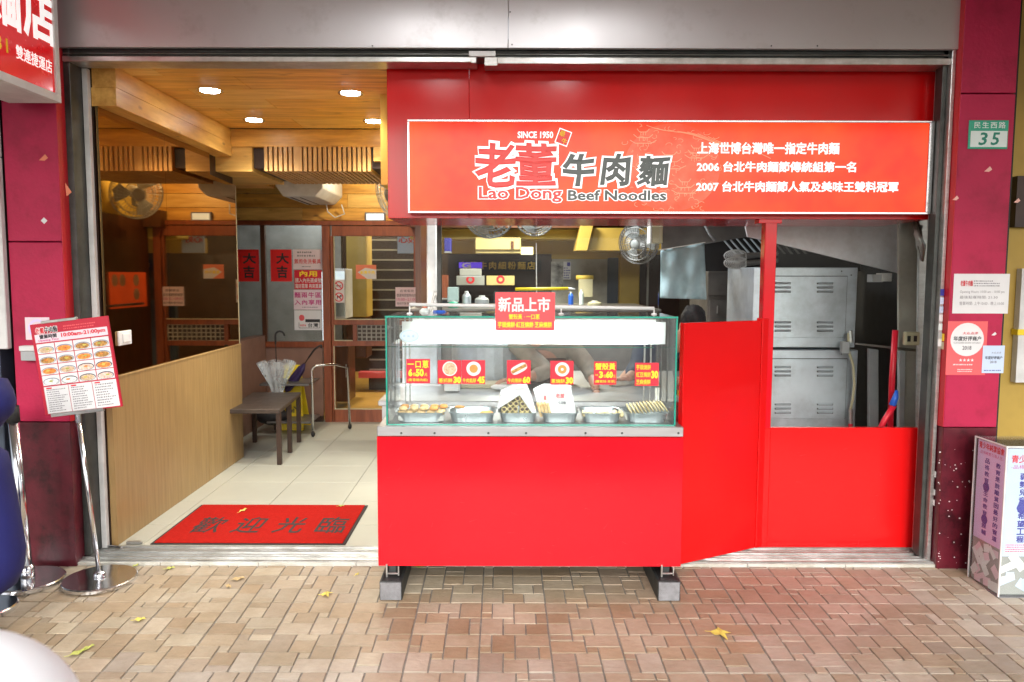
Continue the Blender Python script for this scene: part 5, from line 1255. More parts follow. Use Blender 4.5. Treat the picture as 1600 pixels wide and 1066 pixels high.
for px, kind, body, num, lab in (((684, 563, 721, 600), 'full', '蔥抓餅', '30', 'red price card with a full plate picture and price 30, second from the left'), ((721.5, 563, 758, 600), 'bun', '牛肉餡餅', '45', 'red price card with a golden bun picture and price 45'),
        ((792, 563, 829, 600), 'roll', '牛肉捲餅', '60', 'red price card with a slanted roll picture and price 60'), ((860, 564, 896, 601), 'ring', '蔥燒餅', '30', 'red price card with a ring bread picture and price 30')):
    t, s = card(px, lab); pic(t, s, kind); text(t, body, f_, *s(.04, .76, .62, .94), 'ink_yellow', .012, .003); text(t, num, f_, *s(.68, .70, .97, .95), 'ink_yellow', .05, .003)
t, s = card((928, 565, 963, 601), 'red price card reading three for 60 without a picture')
text(t, '蟹殼黃', f_, *s(.05, .07, .95, .36), 'ink_yellow', .02, .003); text(t, '任選', f_, *s(.05, .54, .18, .62), 'ink_yellow', .01, .003); text(t, '3', f_, *s(.24, .44, .38, .70), 'ink_yellow', .05, .003); text(t, '個', f_, *s(.42, .56, .53, .70), 'ink_yellow', .01, .003); text(t, '60', f_, *s(.55, .44, .83, .70), 'ink_yellow', .05, .003); text(t, '元', f_, *s(.86, .58, .96, .70), 'ink_yellow', .01, .003); text(t, '(蘿蔔絲·青蔥)', f_, *s(.05, .80, .95, .93), 'ink_yellow', .01, .003)
t, s = card((992, 567, 1029, 603), 'rightmost red price card with three lines of buns for 30')
for k, b in enumerate(('芋頭燒餅', '紅豆燒餅', '芝麻燒餅')): text(t, b, f_, *s(.05, .08 + k * .32, .66, .30 + k * .32), 'ink_yellow', .012, .003)
text(t, '30', f_, *s(.7, .36, .96, .66), 'ink_yellow', .05, .003)
# trays
TZ = gz0 + .002
def tray(a, c, i, m_='steel', yaw=0):
    x0_, x1_ = P(a, 660, 3.83).x, P(c, 660, 3.83).x; y0_, y1_ = 3.825, 4.03; h = .052; k = .018
    t = thing('steel_tray', ((x0_ + x1_) / 2, 3.93, TZ), ['first steel tray from the left, full of round buns', 'second steel tray from the left, almost empty', 'third steel tray from the left, filled with rolled pancakes', 'fourth steel tray from the left, holding white paper bags',
        'fifth steel tray from the left, holding small folded breads', 'sixth steel tray from the left, holding a row of flat cakes'][i], 'tray', 'steel trays in the glass case')
    n = 8; prof = [(1, h, 0), (.96, h, 0), (.93, h * .8, 0), (.86, .006, 0), (.80, .003, 0)]
    cx, cy = (x0_ + x1_) / 2, (y0_ + y1_) / 2; hx_, hy_ = (x1_ - x0_) / 2, (y1_ - y0_) / 2; vs_ = []; fs = []; N = 28
    def ring(q, z):
        for s_ in range(N):
            an = 2 * math.pi * (s_ + .5) / N; ex = .35
            vs_.append((cx + (hx_ - (1 - q) * .12) * math.copysign(abs(math.cos(an)) ** ex, math.cos(an)), cy + (hy_ - (1 - q) * .12) * math.copysign(abs(math.sin(an)) ** ex, math.sin(an)), TZ + z))
    for q, z in ((1, h), (1, h - .003), (.93, h - .006), (.84, .0), (.80, .0)): ring(q, z)
    for q, z in ((.80, .003), (.85, .004), (.935, h - .003)): ring(q, z)
    R_ = 8
    for r_ in range(R_):
        for s_ in range(N): fs.append((r_ * N + s_, r_ * N + (s_ + 1) % N, ((r_ + 1) % R_) * N + (s_ + 1) % N, ((r_ + 1) % R_) * N + s_))
    fs = [f for f in fs if True]; 
    fs = fs[:4 * N] + fs[5 * N:]   # floor closed by discs below
    fs += [tuple(range(4 * N, 5 * N)), tuple(range(5 * N, 6 * N))]
    MB().add(vs_, fs).build('pan', 'tray_steel', t)
    return cx, hx_
mat('tray_steel', (.40, .45, .47), .30, .85, var=.08)
TR = [(616, 697), (699, 775), (778, 842), (845, 906), (908, 974), (978, 1048)]
cs = [tray(a, c, i) for i, (a, c) in enumerate(TR)]
def bun(c, r, h, m_, label, group, nm='bun', cat='bun'):
    return tag(MB().lathe([(r * .4, 0), (r * .9, h * .12), (r, h * .4), (r * .92, h * .8), (r * .6, h), (r * .01, h * 1.02)], c, 16).build(nm, m_, smooth=True), label, cat, group)
r_ = random.Random(2)
b0 = None
cx = cs[0][0]
for lay in range(2):
    for j in range(2):
        for i in range(5 if lay == 0 else 4 + j):
            x = cx - .10 + i * .05 + lay * .012 + r_.uniform(-.004, .004); y = 3.868 + j * .06 + r_.uniform(-.004, .004)
            z = TZ + .036 + lay * .021 
            bun((x, y, z), .023, .020, 'bun' if r_.random() < .75 else 'bun_gold', 'small round flat bun piled in the first tray from the left', 'buns piled in the first tray')
tag(MB().box(cx - .115, cx + .12, 3.845, 3.965, TZ + .0065, TZ + .0345).build('wire_insert', 'alu', bevel=.003), 'flat metal insert under the buns in the first tray', 'tray insert')
cx = cs[1][0]
tag(MB().ell((cx + .075, 3.865, TZ + .045), .036, .018, .012, 16, 8).build('bread_piece', 'bun_gold', smooth=True), 'single golden bread leaning at the right of the second tray', 'bread')
tag(MB().ell((cx - .07, 4.005, TZ + .052), .028, .012, .008, 16, 8).build('bread_piece', 'bun_gold', smooth=True), 'golden crust peeking over the back left of the second tray', 'bread')
# rolls
cx = cs[2][0]; proto = None
for row, n in enumerate((6, 6, 4, 2)):
    for i in range(n):
        x = cx + (i - (n - 1) / 2) * .030 + r_.uniform(-.003, .003) + row * .003; z = TZ + .022 + .0145 + row * .026; y0_ = 3.86 + row * .012 + r_.uniform(-.004, .008)
        tt = thing('pancake_roll', (x, y0_, z), 'rolled pancake with dark filling stacked in the third tray', 'pancake roll', 'rolled pancakes stacked in the third tray')
        mb = MB(); N = 14; R0 = .0145; a0_ = r_.uniform(0, 6.28)
        vs_ = []
        for (yy) in (y0_, y0_ + .12):
            for rad in (R0, R0 * .66):
                vs_ += [(x + rad * (1 + .08 * math.sin(2 * a + a0_)) * math.cos(a), yy, z + rad * (.92 + .05 * math.sin(3 * a + a0_)) * math.sin(a)) for a in [2 * math.pi * k / N for k in range(N)]]
        fs = []
        for k in range(N):
            k2 = (k + 1) % N; fs += [(k, k2, N + k2, N + k), (k, k2, 2 * N + k2, 2 * N + k), (N + k, N + k2, 3 * N + k2, 3 * N + k), (2 * N + k, 2 * N + k2, 3 * N + k2, 3 * N + k)]
        MB().add(vs_, fs).build('wrap', 'roll', tt, smooth=False)
        MB().tube([(x, y0_ + .006, z), (x, y0_ + .11, z)], R0 * .62, 10).build('filling', 'meat', tt)
# folded white paper over the rolls: inverted V
ap = (cx + .003, TZ + .155); fl = .012
t = thing('paper_wrapper', (cx, 3.9, TZ + .1), 'white paper folded like a tent over the rolled pancakes', 'paper wrapper')
def strip(pts, y0_, y1_, w_): 
    for (a, b) in zip(pts[:-1], pts[1:]): pass
U = [P(x_, y_, 3.86) for x_, y_ in ((778, 639), (782, 618), (800, 608), (818, 604), (824, 606), (830, 620), (840, 650), (834, 650), (812, 618), (790, 632), (777, 640))]
MB().prism([(p.x, 3.86, p.z) for p in U], (0, .14, .006)).build('sheet', 'paper', t, .002)
# paper bags
for i, (pts, Y, lab) in enumerate((([(833, 608), (846, 604), (893, 603), (893, 609), (901, 652), (846, 652)], 3.90, 'front white paper bag with red and black print in the fourth tray'), ([(836, 606), (850, 600), (889, 601), (893, 645), (850, 650)], 3.93, 'white paper bag standing behind the printed bag in the fourth tray'))):
    t = thing('paper_bag', P(865, 650, Y), lab, 'paper bag'); MB().prism([P(a, b, Y) for a, b in pts], (0, .012, 0)).build('bag_body', 'paper', t, .002)
    if i == 0:
        V = rect(868, 615, 882, 622, Y - .001); text(t, '老董', front(Y - .001), *V, 'salmon', .02, .0005); V = rect(872, 627, 884, 632, Y - .001); text(t, '牛肉麵', front(Y - .001), *V, 'ink_grey', .02, .0005); V = rect(849, 618, 854, 625, Y - .001); text(t, '董', front(Y - .001), *V, 'salmon', .02, .0005)
for k in range(4):
    a = 838 + k * 5; tag(MB().prism([P(a + 4, 628, 3.87), P(a + 10, 652, 3.87), P(a + 6, 652, 3.87), P(a, 632, 3.87)], (0, .05, 0)).build('bread_stick', 'bun', bevel=.003), 'thin baked stick leaning against the bags in the fourth tray', 'bread stick', 'baked sticks in the fourth tray')
cx = cs[4][0]
for k, dx in enumerate((-.085, -.055, -.015, .005, .03, .07, .10)):
    tag(MB().ell((cx + dx, 3.875 + .01 * (k % 2), TZ + .040), .015, .03, .019, 12, 8, Matrix.Rotation(R(20 * (k % 3 - 1)), 3, 'Y')).build('folded_bread', 'cracker', smooth=True), 'small folded pale bread lying in the fifth tray', 'bread', 'folded breads in the fifth tray')
cx = cs[5][0]
for k in range(11):
    M3 = Matrix.Rotation(R(62 - k * .8), 3, 'Y'); c0_ = Vector((cx - .085 + k * .0175, 3.90, TZ + .058 + min(k, 6) * .003))
    tag(MB().lathe([(.01, -.004), (.032, -.004), (.036, 0), (.032, .004), (.01, .005)], c0_, 16, M3).build('flat_cake', 'cracker', smooth=False), 'round flat cake standing in the leaning row in the sixth tray', 'flat cake', 'flat cakes in the sixth tray')

# ================================================================== MENU STAND
bs = G(156, 903, .01); tp = P(121, 642, bs.y + .02)
ms = thing('menu_stand', (bs.x, bs.y, 0), 'leaning chrome menu stand with a red board of sixteen bowls', 'menu stand')
MB().lathe([(.178, 0), (.182, .004), (.182, .020), (.176, .025), (.03, .030), (.0, .030)], (bs.x, bs.y, .001), 48).build('base_disc', 'chrome', ms)
MB().lathe([(.03, .028), (.032, .040), (.022, .052), (.016, .056)], (bs.x, bs.y, .001), 20).build('collar', 'chrome', ms, smooth=True)
MB().tube([(bs.x, bs.y, .03), tp], .0115, 12).build('pole', 'chrome', ms, smooth=True); MB().tube([tp - (tp - bs).normalized() * .05, tp], .015, 12).build('pole_sleeve', 'chrome', ms)
YM_ = bs.y - .02
cr = [P(60, 648.5, YM_), P(184, 630.5, YM_), P(175, 491, YM_), P(56.5, 502, YM_)]
# board plane: bottom edge direction
bl_, br_, tr_, tl_ = cr
Uv = ((br_ - bl_) + (tr_ - tl_)).normalized(); Vv = ((tl_ - bl_) + (tr_ - br_)).normalized(); Vv = (Vv - Uv * Vv.dot(Uv)).normalized(); Nv = Uv.cross(Vv)
if Nv.y > 0: Nv = -Nv
cb = (bl_ + br_ + tr_ + tl_) / 4; Wd = ((br_ - bl_).length + (tr_ - tl_).length) / 2; Hd = ((tl_ - bl_).length + (tr_ - br_).length) / 2
BP = Plane(cb, Uv, Vv, Nv)
MSR = ms; ms = sheet('board', 'menu_red', BP, -Wd / 2, Wd / 2, -Hd / 2, Hd / 2, -.012, 0, ms, .002)
sheet('clip_bar', 'alu', BP, -Wd / 2 + .03, Wd / 2 - .1, -Hd / 2 - .012, -Hd / 2 + .006, -.018, .004, MSR, .002); sheet('clip_bar', 'alu', BP, -Wd / 2 + .06, Wd / 2 - .16, Hd / 2 - .002, Hd / 2 + .012, -.018, .004, MSR, .002)
def bq(a, b, c, d): return -Wd / 2 + Wd * a, -Wd / 2 + Wd * c, Hd / 2 - Hd * d, Hd / 2 - Hd * b
V = bq(.06, .045, .34, .105); outlined(ms, '老董', BP, V[0], V[0] + (V[1] - V[0]) * .4, V[2], V[3], 'ink_red', 'ink_white', .02, .1, .0005); outlined(ms, '牛肉麵', BP, V[0] + (V[1] - V[0]) * .44, V[1], V[2], V[3], 'ink', 'ink_white', .02, .1, .0005)
print_lines(ms, BP, *bq(.42, .04, .94, .10), 2, 'salmon', .0005, 12)
sheet('hours_band', 'paper_pink', BP, *bq(.04, .115, .97, .205), .0003, .001, ms)
text(ms, '營業時間', BP, *bq(.10, .122, .32, .165), 'ink', .03, .0014); text(ms, 'Opening Time', BP, *bq(.08, .172, .34, .200), 'ink_magenta', .01, .0014); text(ms, '10:00am-21:00pm', BP, *bq(.38, .128, .94, .180), 'card_red', .04, .0014)
soups = ['soup_pale', 'soup_orange', 'soup_brown', 'soup_brown', 'soup_brown', 'soup_brown', 'soup_orange', 'soup_brown', 'soup_orange', 'soup_pale', 'soup_pink', 'soup_orange', 'soup_white', 'soup_white', 'soup_pale', 'soup_pink']
for j in range(4):
    for i in range(4):
        a = .045 + i * .2335; b = .220 + j * .116; V = bq(a, b, a + .222, b + .108)
        c_ = sheet('dish_cell', 'paper', BP, *V, .0003, .001, ms); cu, cv = (V[0] + V[1]) / 2, V[2] + (V[3] - V[2]) * .38; ru = (V[1] - V[0]) * .47; rv = (V[3] - V[2]) * .37
        disc('bowl_picture', 'bowl_dark' if (i, j) in ((2, 2), (3, 2), (1, 3), (2, 3), (3, 3)) else 'bowl', BP, cu, cv, ru, rv, .0012, .0016, ms, 20)
        disc('bowl_rim', 'soup_white', BP, cu, cv - rv * .08, ru * .90, rv * .84, .0018, .0021, ms, 20); disc('soup_picture', soups[j * 4 + i], BP, cu, cv - rv * .05, ru * .85, rv * .78, .0023, .0027, ms, 18)
        rx = random.Random(j * 4 + i); g_ = disc('garnish', ['leaf_green', 'soup_orange', 'leaf_yellow'][(i + j) % 3], BP, cu + ru * rx.uniform(-.3, .3), cv + rv * .1, ru * .25, rv * .25, .0029, .0032, ms, 8)
for k, (a, b, col) in enumerate(((.045, .355, 11), (.362, .66, 10), (.668, .975, 9))):
    V = bq(a, .690, b, .985); sheet('price_list', 'paper', BP, *V, .0003, .001, ms)
    V2 = bq(a + .03, .715, b - .03, .97); print_lines(ms, BP, *V2, col, 'ink_grey', .0012, 20 + k); V3 = bq(a + .03, .70, a + .10, .715); sheet('heading', 'ink_red', BP, *V3, .0012, .0016, ms)

# ================================================================== STANCHIONS
def stanchion(px, py, top, rd, label, r=.17, tall=True):
    b = G(px, py, .01); t = thing('stanchion', (b.x, b.y, 0), label, 'stanchion', 'chrome queue posts')
    MB().lathe([(r - .004, 0), (r, .004), (r, .022), (r - .006, .028), (.04, .034), (.0, .034)], (b.x, b.y, .001), 48).build('base_disc', 'chrome', t)
    tp_ = P(*top, b.y); MB().tube([(b.x, b.y, .03), (tp_.x, tp_.y, tp_.z - .04)], rd, 16).build('pole', 'chrome', t, smooth=True)
    MB().tube([(b.x, b.y, .03), (b.x - .003, b.y, .10)], rd + .008, 16).build('sleeve', 'chrome', t, smooth=True)
    MB().tube([(tp_.x, tp_.y, tp_.z - .05), (tp_.x - .003, tp_.y, tp_.z + .03)], rd + .006, 16).build('belt_head', 'rubber', t, smooth=True)
    return t, tp_
t, tp_ = stanchion(44, 905, (20, 640), .026, 'chrome belt stanchion standing in front of the left pillar', .175)
MB().box(tp_.x - .4, tp_.x - .02, tp_.y - .03, tp_.y - .026, tp_.z - .04, tp_.z + .01).build('belt', 'red_pipe', t)
b = G(-30, 945, .01)
t = thing('stanchion', (b.x, b.y, 0), 'second chrome stanchion base cut off by the left edge', 'stanchion', 'chrome queue posts')
MB().lathe([(.152, 0), (.156, .004), (.156, .022), (.15, .028), (.04, .034), (.0, .034)], (b.x, b.y, .001), 48).build('base_disc', 'chrome', t); MB().tube([(b.x, b.y, .03), (b.x - .05, b.y, .95)], .026, 12).build('pole', 'chrome', t, smooth=True)
# ---- blue covered bundle and white scooter at the left edge
def blob(name, m_, rings, label, cat, Y, dy):
    """rings: (left px,right px,py) at depth Y -> closed rounded body"""
    N = 20; vs_ = []; fs = []
    for (a, b_, c) in rings:
        p, q = P(a, c, Y), P(b_, c, Y); cx_ = (p.x + q.x) / 2; h = (q.x - p.x) / 2
        for k in range(N):
            an = 2 * math.pi * k / N; vs_.append((cx_ + h * math.cos(an), Y + dy * min(1, h / .12) * math.sin(an), p.z + .006 * math.sin(3 * an + c)))
    for i in range(len(rings) - 1):
        for k in range(N): fs.append((i * N + k, i * N + (k + 1) % N, (i + 1) * N + (k + 1) % N, (i + 1) * N + k))
    fs += [tuple(range(N)), tuple(range((len(rings) - 1) * N, len(rings) * N))]
    return tag(MB().add(vs_, fs).build(name, m_, smooth=True), label, cat)
blob('blue_bundle', 'blue_cloth', [(-60, -30, 590), (-80, 2, 597), (-90, 13, 612), (-92, 18, 630), (-88, 14, 645), (-80, -2, 662), (-80, -20, 690), (-80, -25, 712)], 'round blue cloth bundle at the left edge above the red belt', 'bundle', 3.3, .14)
blob('blue_bag', 'blue_cloth', [(-90, -12, 705), (-110, 2, 712), (-112, 8, 735), (-115, 17, 770), (-118, 27, 820), (-118, 34, 860), (-115, 31, 890), (-105, 19, 915), (-100, 0, 930), (-100, -22, 950), (-98, -30, 1000)], 'large blue plastic bag standing at the left edge below the belt', 'bag', 3.25, .16)
p = P(-82, 1118, .95)
sw = MB().ell((p.x - .02, .95, p.z - .07), .175, .2, .16, 32, 20, Matrix.Rotation(R(25), 3, 'Y')).build('scooter_seat', 'scooter_white', smooth=True)
tag(sw, 'smooth white rounded scooter tail cut off by the bottom left corner', 'scooter')

# ================================================================== DONATION BOX
nc = G(1563, 930); fc = G(1508, 899); bx0 = (nc.x + fc.x) / 2 + .0; by0, by1 = nc.y, fc.y; bz1 = P(1577, 694, nc.y).z
db = thing('donation_box', (bx0 + .2, (by0 + by1) / 2, 0), 'clear acrylic donation box full of receipts at the right edge', 'donation box'); bx1 = bx0 + .42
MB().box(bx0 + .012, bx1 - .012, by0 + .012, by1 - .012, .012, bz1 - .03).build('core', 'carton_dull', db)
for b in ((bx0, bx0 + .004, by0, by1, .005, bz1), (bx0 + .0045, bx1, by0, by0 + .004, .005, bz1), (bx1 - .004, bx1, by0 + .0045, by1, .005, bz1), (bx0 + .0045, bx1 - .0045, by1 - .004, by1, .005, bz1), (bx0 + .0045, bx1 - .0045, by0 + .0045, by1 - .0045, bz1 - .004, bz1)):
    box('acrylic_pane', 'acrylic', b, db)
mb = MB()
for (a, b) in ((bx0, by0), (bx1 - .006, by0), (bx0, by1 - .006)): mb.box(a - .001, a + .006, b - .001, b + .006, .004, bz1 + .001)
mb.box(bx0 - .001, bx1, by0 - .0015, by0 + .005, bz1 - .005, bz1 + .0015); mb.box(bx0 - .0015, bx0 + .005, by0, by1, bz1 - .005, bz1 + .0012)
mb.build('corner_trim', 'white_paint', db); box('base_plate', 'concrete_block', (bx0 - .002, bx1, by0 - .003, by1 + .002, .0, .004), db)
SL = Plane((bx0 + .0115, 0, 0), (0, -1, 0), (0, 0, 1), (-1, 0, 0)); SFp = Plane((0, by0 + .0115, 0), (1, 0, 0), (0, 0, 1), (0, -1, 0))
zmid = .24
sheet('side_poster', 'paper_lilac', SL, -by1 + .015, -by0 - .015, zmid, bz1 - .012, .0, .001, db)
sheet('front_poster', 'paper_blue', SFp, bx0 + .016, bx1 - .016, zmid - .03, bz1 - .012, .0, .001, db)
hL = by1 - by0; hz = bz1 - .012 - zmid
u0 = -by1 + .02
text(db, '青少年純潔協會', SL, u0 + .005, u0 + hL - .05, bz1 - .055, bz1 - .02, 'ink_red', .025, .0014); text(db, '-品格教育引導人生-', SL, u0 + .01, u0 + hL - .055, bz1 - .082, bz1 - .064, 'ink_magenta', 0, .0014)
s1 = '教育是脫離貧困最好的管道'; s2 = '品格教育·生命教育·課輔'
for k, ch in enumerate(s1): h = (hz - .11) / 12; z = bz1 - .10 - k * h; text(db, ch, SL, u0 + hL * .58, u0 + hL * .72, z - h * .85, z - h * .1, 'ink_blue', .03, .0014)
for k, ch in enumerate(s2): h = (hz - .11) / 12; z = bz1 - .095 - k * h; text(db, ch, SL, u0 + hL * .24, u0 + hL * .38, z - h * .85, z - h * .1, 'ink_blue', .03, .0014)
text(db, '青少年純潔協會', SFp, bx0 + .035, bx0 + .30, bz1 - .085, bz1 - .045, 'ink_red', .025, .0014); text(db, '-品格教育引導人生-', SFp, bx0 + .035, bx0 + .29, bz1 - .115, bz1 - .095, 'ink_magenta', 0, .0014)
for k, ch in enumerate('弱勢兒童·希望工程'): h = .040; z = bz1 - .135 - k * h; text(db, ch, SFp, bx0 + .082, bx0 + .118, z - h * .88, z - h * .08, 'ink_blue', .035, .0014)
print_lines(db, SFp, bx0 + .03, bx0 + .3, zmid - .01, zmid + .035, 4, 'ink_red', .0014, 31)
r_ = random.Random(9)
for k in range(34):
    if k % 2: pl_, lo, hi, top = SL, -by1 + .03, -by0 - .03, zmid - .01
    else: pl_, lo, hi, top = SFp, bx0 + .03, bx1 - .03, zmid - .05
    u = r_.uniform(lo, hi); v = r_.uniform(.03, top); w_, h_ = r_.uniform(.02, .05), r_.uniform(.012, .028); th = r_.uniform(-.9, .9)
    pts = rotp(0, 0, w_, h_, th)
    o = poly('receipt', ['paper', 'plate_white', 'paper_blue', 'paper_pink'][k % 4], pl_, [(max(lo - .02, min(hi + .02, u + a)), max(.014, v + b)) for a, b in pts], .0003 + k * .00018, .0004 + k * .00018, db)

# ================================================================== LEAVES
def leaf(px, py, s, m_, label, ang, z=.004, lobes=False):
    p = G(px, py, z); s = s * p.y / FPX
    pts = [(-1, 0), (-.5, .35), (.1, .45), (.6, .3), (1, 0), (.5, -.3), (0, -.42), (-.6, -.3)] if not lobes else [(-1, .1), (-.4, .3), (0, .9), (.25, .35), (1.1, .3), (.4, -.1), (.5, -.8), (-.1, -.35), (-.6, -.3)]
    n = len(pts); c_, s_ = math.cos(R(ang)), math.sin(R(ang)); vs_ = [(p.x, p.y, z + .006)]
    for k, (a, b) in enumerate(pts): vs_.append((p.x + s * (a * c_ - b * s_), p.y + s * 1.6 * (a * s_ + b * c_), z + (.008 if k % 2 else .001)))
    t = thing('fallen_leaf', p, label, 'leaf', 'fallen leaves')
    o = MB().add(vs_, [(0, k + 1, (k + 1) % n + 1) for k in range(n)]).build('blade', m_, t); sd = o.modifiers.new('thick', 'SOLIDIFY'); sd.thickness = .0006
    MB().tube([vs_[1], (vs_[1][0] - s * .5 * c_, vs_[1][1] - s * .5 * s_, z + .002)], .0012, 5).build('stem', m_, t)
leaf(510, 925, 9, 'leaf_yellow', 'bright yellow lobed leaf on the pavement left of the cart foot', 10, lobes=True)
leaf(1126, 981, 16, 'leaf_yellow', 'large pale yellow leaf on the pavement right of the cart', -10, lobes=True)
leaf(122, 1008, 12, 'leaf_green', 'yellow green leaf on the pavement near the bottom left corner', 35)
leaf(138, 1001, 8, 'leaf_green', 'small yellow green leaf touching the one near the bottom left corner', 40)
leaf(50, 995, 7, 'leaf_brown', 'curled tan leaf beside the white scooter', 20)
leaf(213, 884, 6, 'leaf_green', 'green leaf at the rim of the menu stand base', 60)
leaf(266, 888, 7, 'leaf_green', 'yellow green leaf by the threshold near the mat', 15)
leaf(372, 903, 10, 'leaf_brown', 'long tan leaf on the pavement below the door mat', 15)
leaf(357, 914, 7, 'leaf_brown', 'small brown leaf just below the long tan leaf', -30)
leaf(558, 897, 4, 'leaf_yellow', 'tiny yellow leaf near the left foot of the cart', 45)
leaf(218, 961, 9, 'leaf_yellow', 'flat yellow brown leaf on the pavement below the menu stand', 10)
leaf(380, 798, 7, 'leaf_yellow', 'dry curled leaf lying on the red mat', 60, ZF + .013)
leaf(533, 791, 5, 'leaf_green', 'olive leaf at the far edge of the red mat', 5, ZF + .013)
leaf(655, 886, 8, 'leaf_green', 'pale green leaf under the left end of the cart', 5)

# ================================================================== PEOPLE
def skin_mesh(vsr, edges, lvl=2, root=0):
    me = bpy.data.meshes.new('s'); me.from_pydata([v for v, r_ in vsr], edges, []); o = bpy.data.objects.new('s', me); COL.objects.link(o)
    md = o.modifiers.new('k', 'SKIN'); md.use_smooth_shade = True; me.update()
    for i, d in enumerate(me.skin_vertices[0].data): r_ = vsr[i][1]; d.radius = r_ if isinstance(r_, tuple) else (r_, r_); d.use_root = (i == root)
    sb = o.modifiers.new('s', 'SUBSURF'); sb.levels = lvl; sb.render_levels = lvl
    dg = bpy.context.evaluated_depsgraph_get(); m2 = bpy.data.meshes.new_from_object(o.evaluated_get(dg)); r2 = ([v.co.copy() for v in m2.vertices], [tuple(p.vertices) for p in m2.polygons])
    bpy.data.objects.remove(o); bpy.data.meshes.remove(m2); return r2
def person(pel, chest, neck, head, armL, armR, legs, shirt, label, hands, hair_dir, face):
    """joint positions; arms = shoulder, elbow, wrist"""
    pel, chest, neck, head = map(Vector, (pel, chest, neck, head)); t = thing('person', (pel.x, pel.y, ZF), label, 'person')
    V = [(pel, (.15, .11)), (pel.lerp(chest, .5), (.13, .10)), (chest, (.16, .11)), (neck, .055), (neck.lerp(head, .45), .058), (head, .085), (head + (head - neck).normalized() * .07, .07)]
    E_ = [(0, 1), (1, 2), (2, 3), (3, 4), (4, 5), (5, 6)]
    for arm in (armL, armR):
        k = len(V); sh, el, wr = map(Vector, arm); V += [(sh, .055), (el, .042), (wr, .028)]; E_ += [(2, k), (k, k + 1), (k + 1, k + 2)]
    for lg in legs:
        k = len(V); hp, kn, an, to = map(Vector, lg); V += [(hp, .085), (kn, .06), (an, .04), (to, .035)]; E_ += [(0, k), (k, k + 1), (k + 1, k + 2), (k + 2, k + 3)]
    mb = MB(); mb.add(*skin_mesh(V, E_))
    for (arm, hd) in ((armL, hands[0]), (armR, hands[1])):
        wr = Vector(arm[2]); d = Vector(hd[0]).normalized(); side = Vector(hd[1]).normalized(); dn = Vector(hd[2]).normalized()
        pc_ = wr + d * .05
        mb.add(*skin_mesh([(wr, (.022, .018)), (pc_, (.036, .016)), (pc_ + d * .035, (.036, .014))], [(0, 1), (1, 2)]))
        for q, L_ in ((-.027, .062), (-.009, .072), (.009, .068), (.027, .054)):
            a = pc_ + d * .025 + side * q; b_ = a + d * L_ * .5 + dn * .004; c = b_ + d * L_ * .35 + dn * L_ * .25; e_ = c + d * L_ * .15 + dn * L_ * .3
            mb.add(*skin_mesh([(a, .0095), (b_, .0088), (c, .008), (e_, .0068)], [(0, 1), (1, 2), (2, 3)]))
        a = pc_ - d * .02 - side * .025; mb.add(*skin_mesh([(a, .011), (a - side * .022 + d * .025, .0095), (a - side * .024 + d * .052 + dn * .012, .008)], [(0, 1), (1, 2)]))
    mb.build('body', 'skin', t, smooth=True)
    # clothes
    V = [(pel + Vector((0, 0, -.06)), (.17, .13)), (pel.lerp(chest, .5), (.15, .12)), (chest, (.18, .13)), (neck.lerp(chest, .25), .07)]; E_ = [(0, 1), (1, 2), (2, 3)]
    for arm in (armL, armR):
        k = len(V); sh, el, wr = map(Vector, arm); V += [(sh, .072), (el, .058), (el.lerp(wr, .55), .047)]; E_ += [(2, k), (k, k + 1), (k + 1, k + 2)]
    MB().add(*skin_mesh(V, E_)).build('shirt', shirt, t, smooth=True)
    V = [(pel + Vector((0, 0, .02)), (.165, .125))]; E_ = []
    for lg in legs:
        k = len(V); hp, kn, an, to = map(Vector, lg); V += [(hp, .10), (kn, .075), (an, .06)]; E_ += [(0, k), (k, k + 1), (k + 1, k + 2)]
    MB().add(*skin_mesh(V, E_)).build('trousers', 'shirt_navy', t, smooth=True)
    for lg in legs: an, to = Vector(lg[2]), Vector(lg[3]); MB().ell(an.lerp(to, .45) + Vector((0, 0, -.02)), .05, .13, .045, 16, 8).build('shoe', 'rubber', t, smooth=True)
    hv = Vector(hair_dir); hm = MB().ell(head + hv * .03 + Vector((0, 0, .035)), .084, .098, .092, 28, 18)
    for q, v_ in enumerate(hm.v): d_ = (v_ - head); v_ += d_ * (.06 * math.sin(d_.x * 70 + d_.z * 40) * math.sin(d_.y * 60) + .04 * math.sin(q * 2.3))
    hm.build('hair', 'hair', t, smooth=True)
    fv = Vector(face).normalized(); sv = fv.cross(Vector((0, 0, 1))).normalized()
    for s_ in (-1, 1): MB().ell(head + sv * s_ * .100 - Vector((0, 0, .01)) + fv * .012, .016 + .012 * abs(fv.x), .024, .036, 12, 8).build('ear', 'skin', t, smooth=True)
    MB().ell(head + fv * .095 - Vector((0, 0, .015)), .014, .018, .022, 10, 8).build('nose', 'skin', t, smooth=True)
    for s_ in (-1, 1): MB().ell(head + fv * .083 + sv * s_ * .033 + Vector((0, 0, .012)), .012, .008, .007, 10, 6).build('eye', 'paper', t, smooth=True)
    MB().ell(head + fv * .085 - Vector((0, 0, .055)), .024, .01, .007, 10, 6).build('mouth', 'ink_red', t, smooth=True)
    return t
z0 = ZF
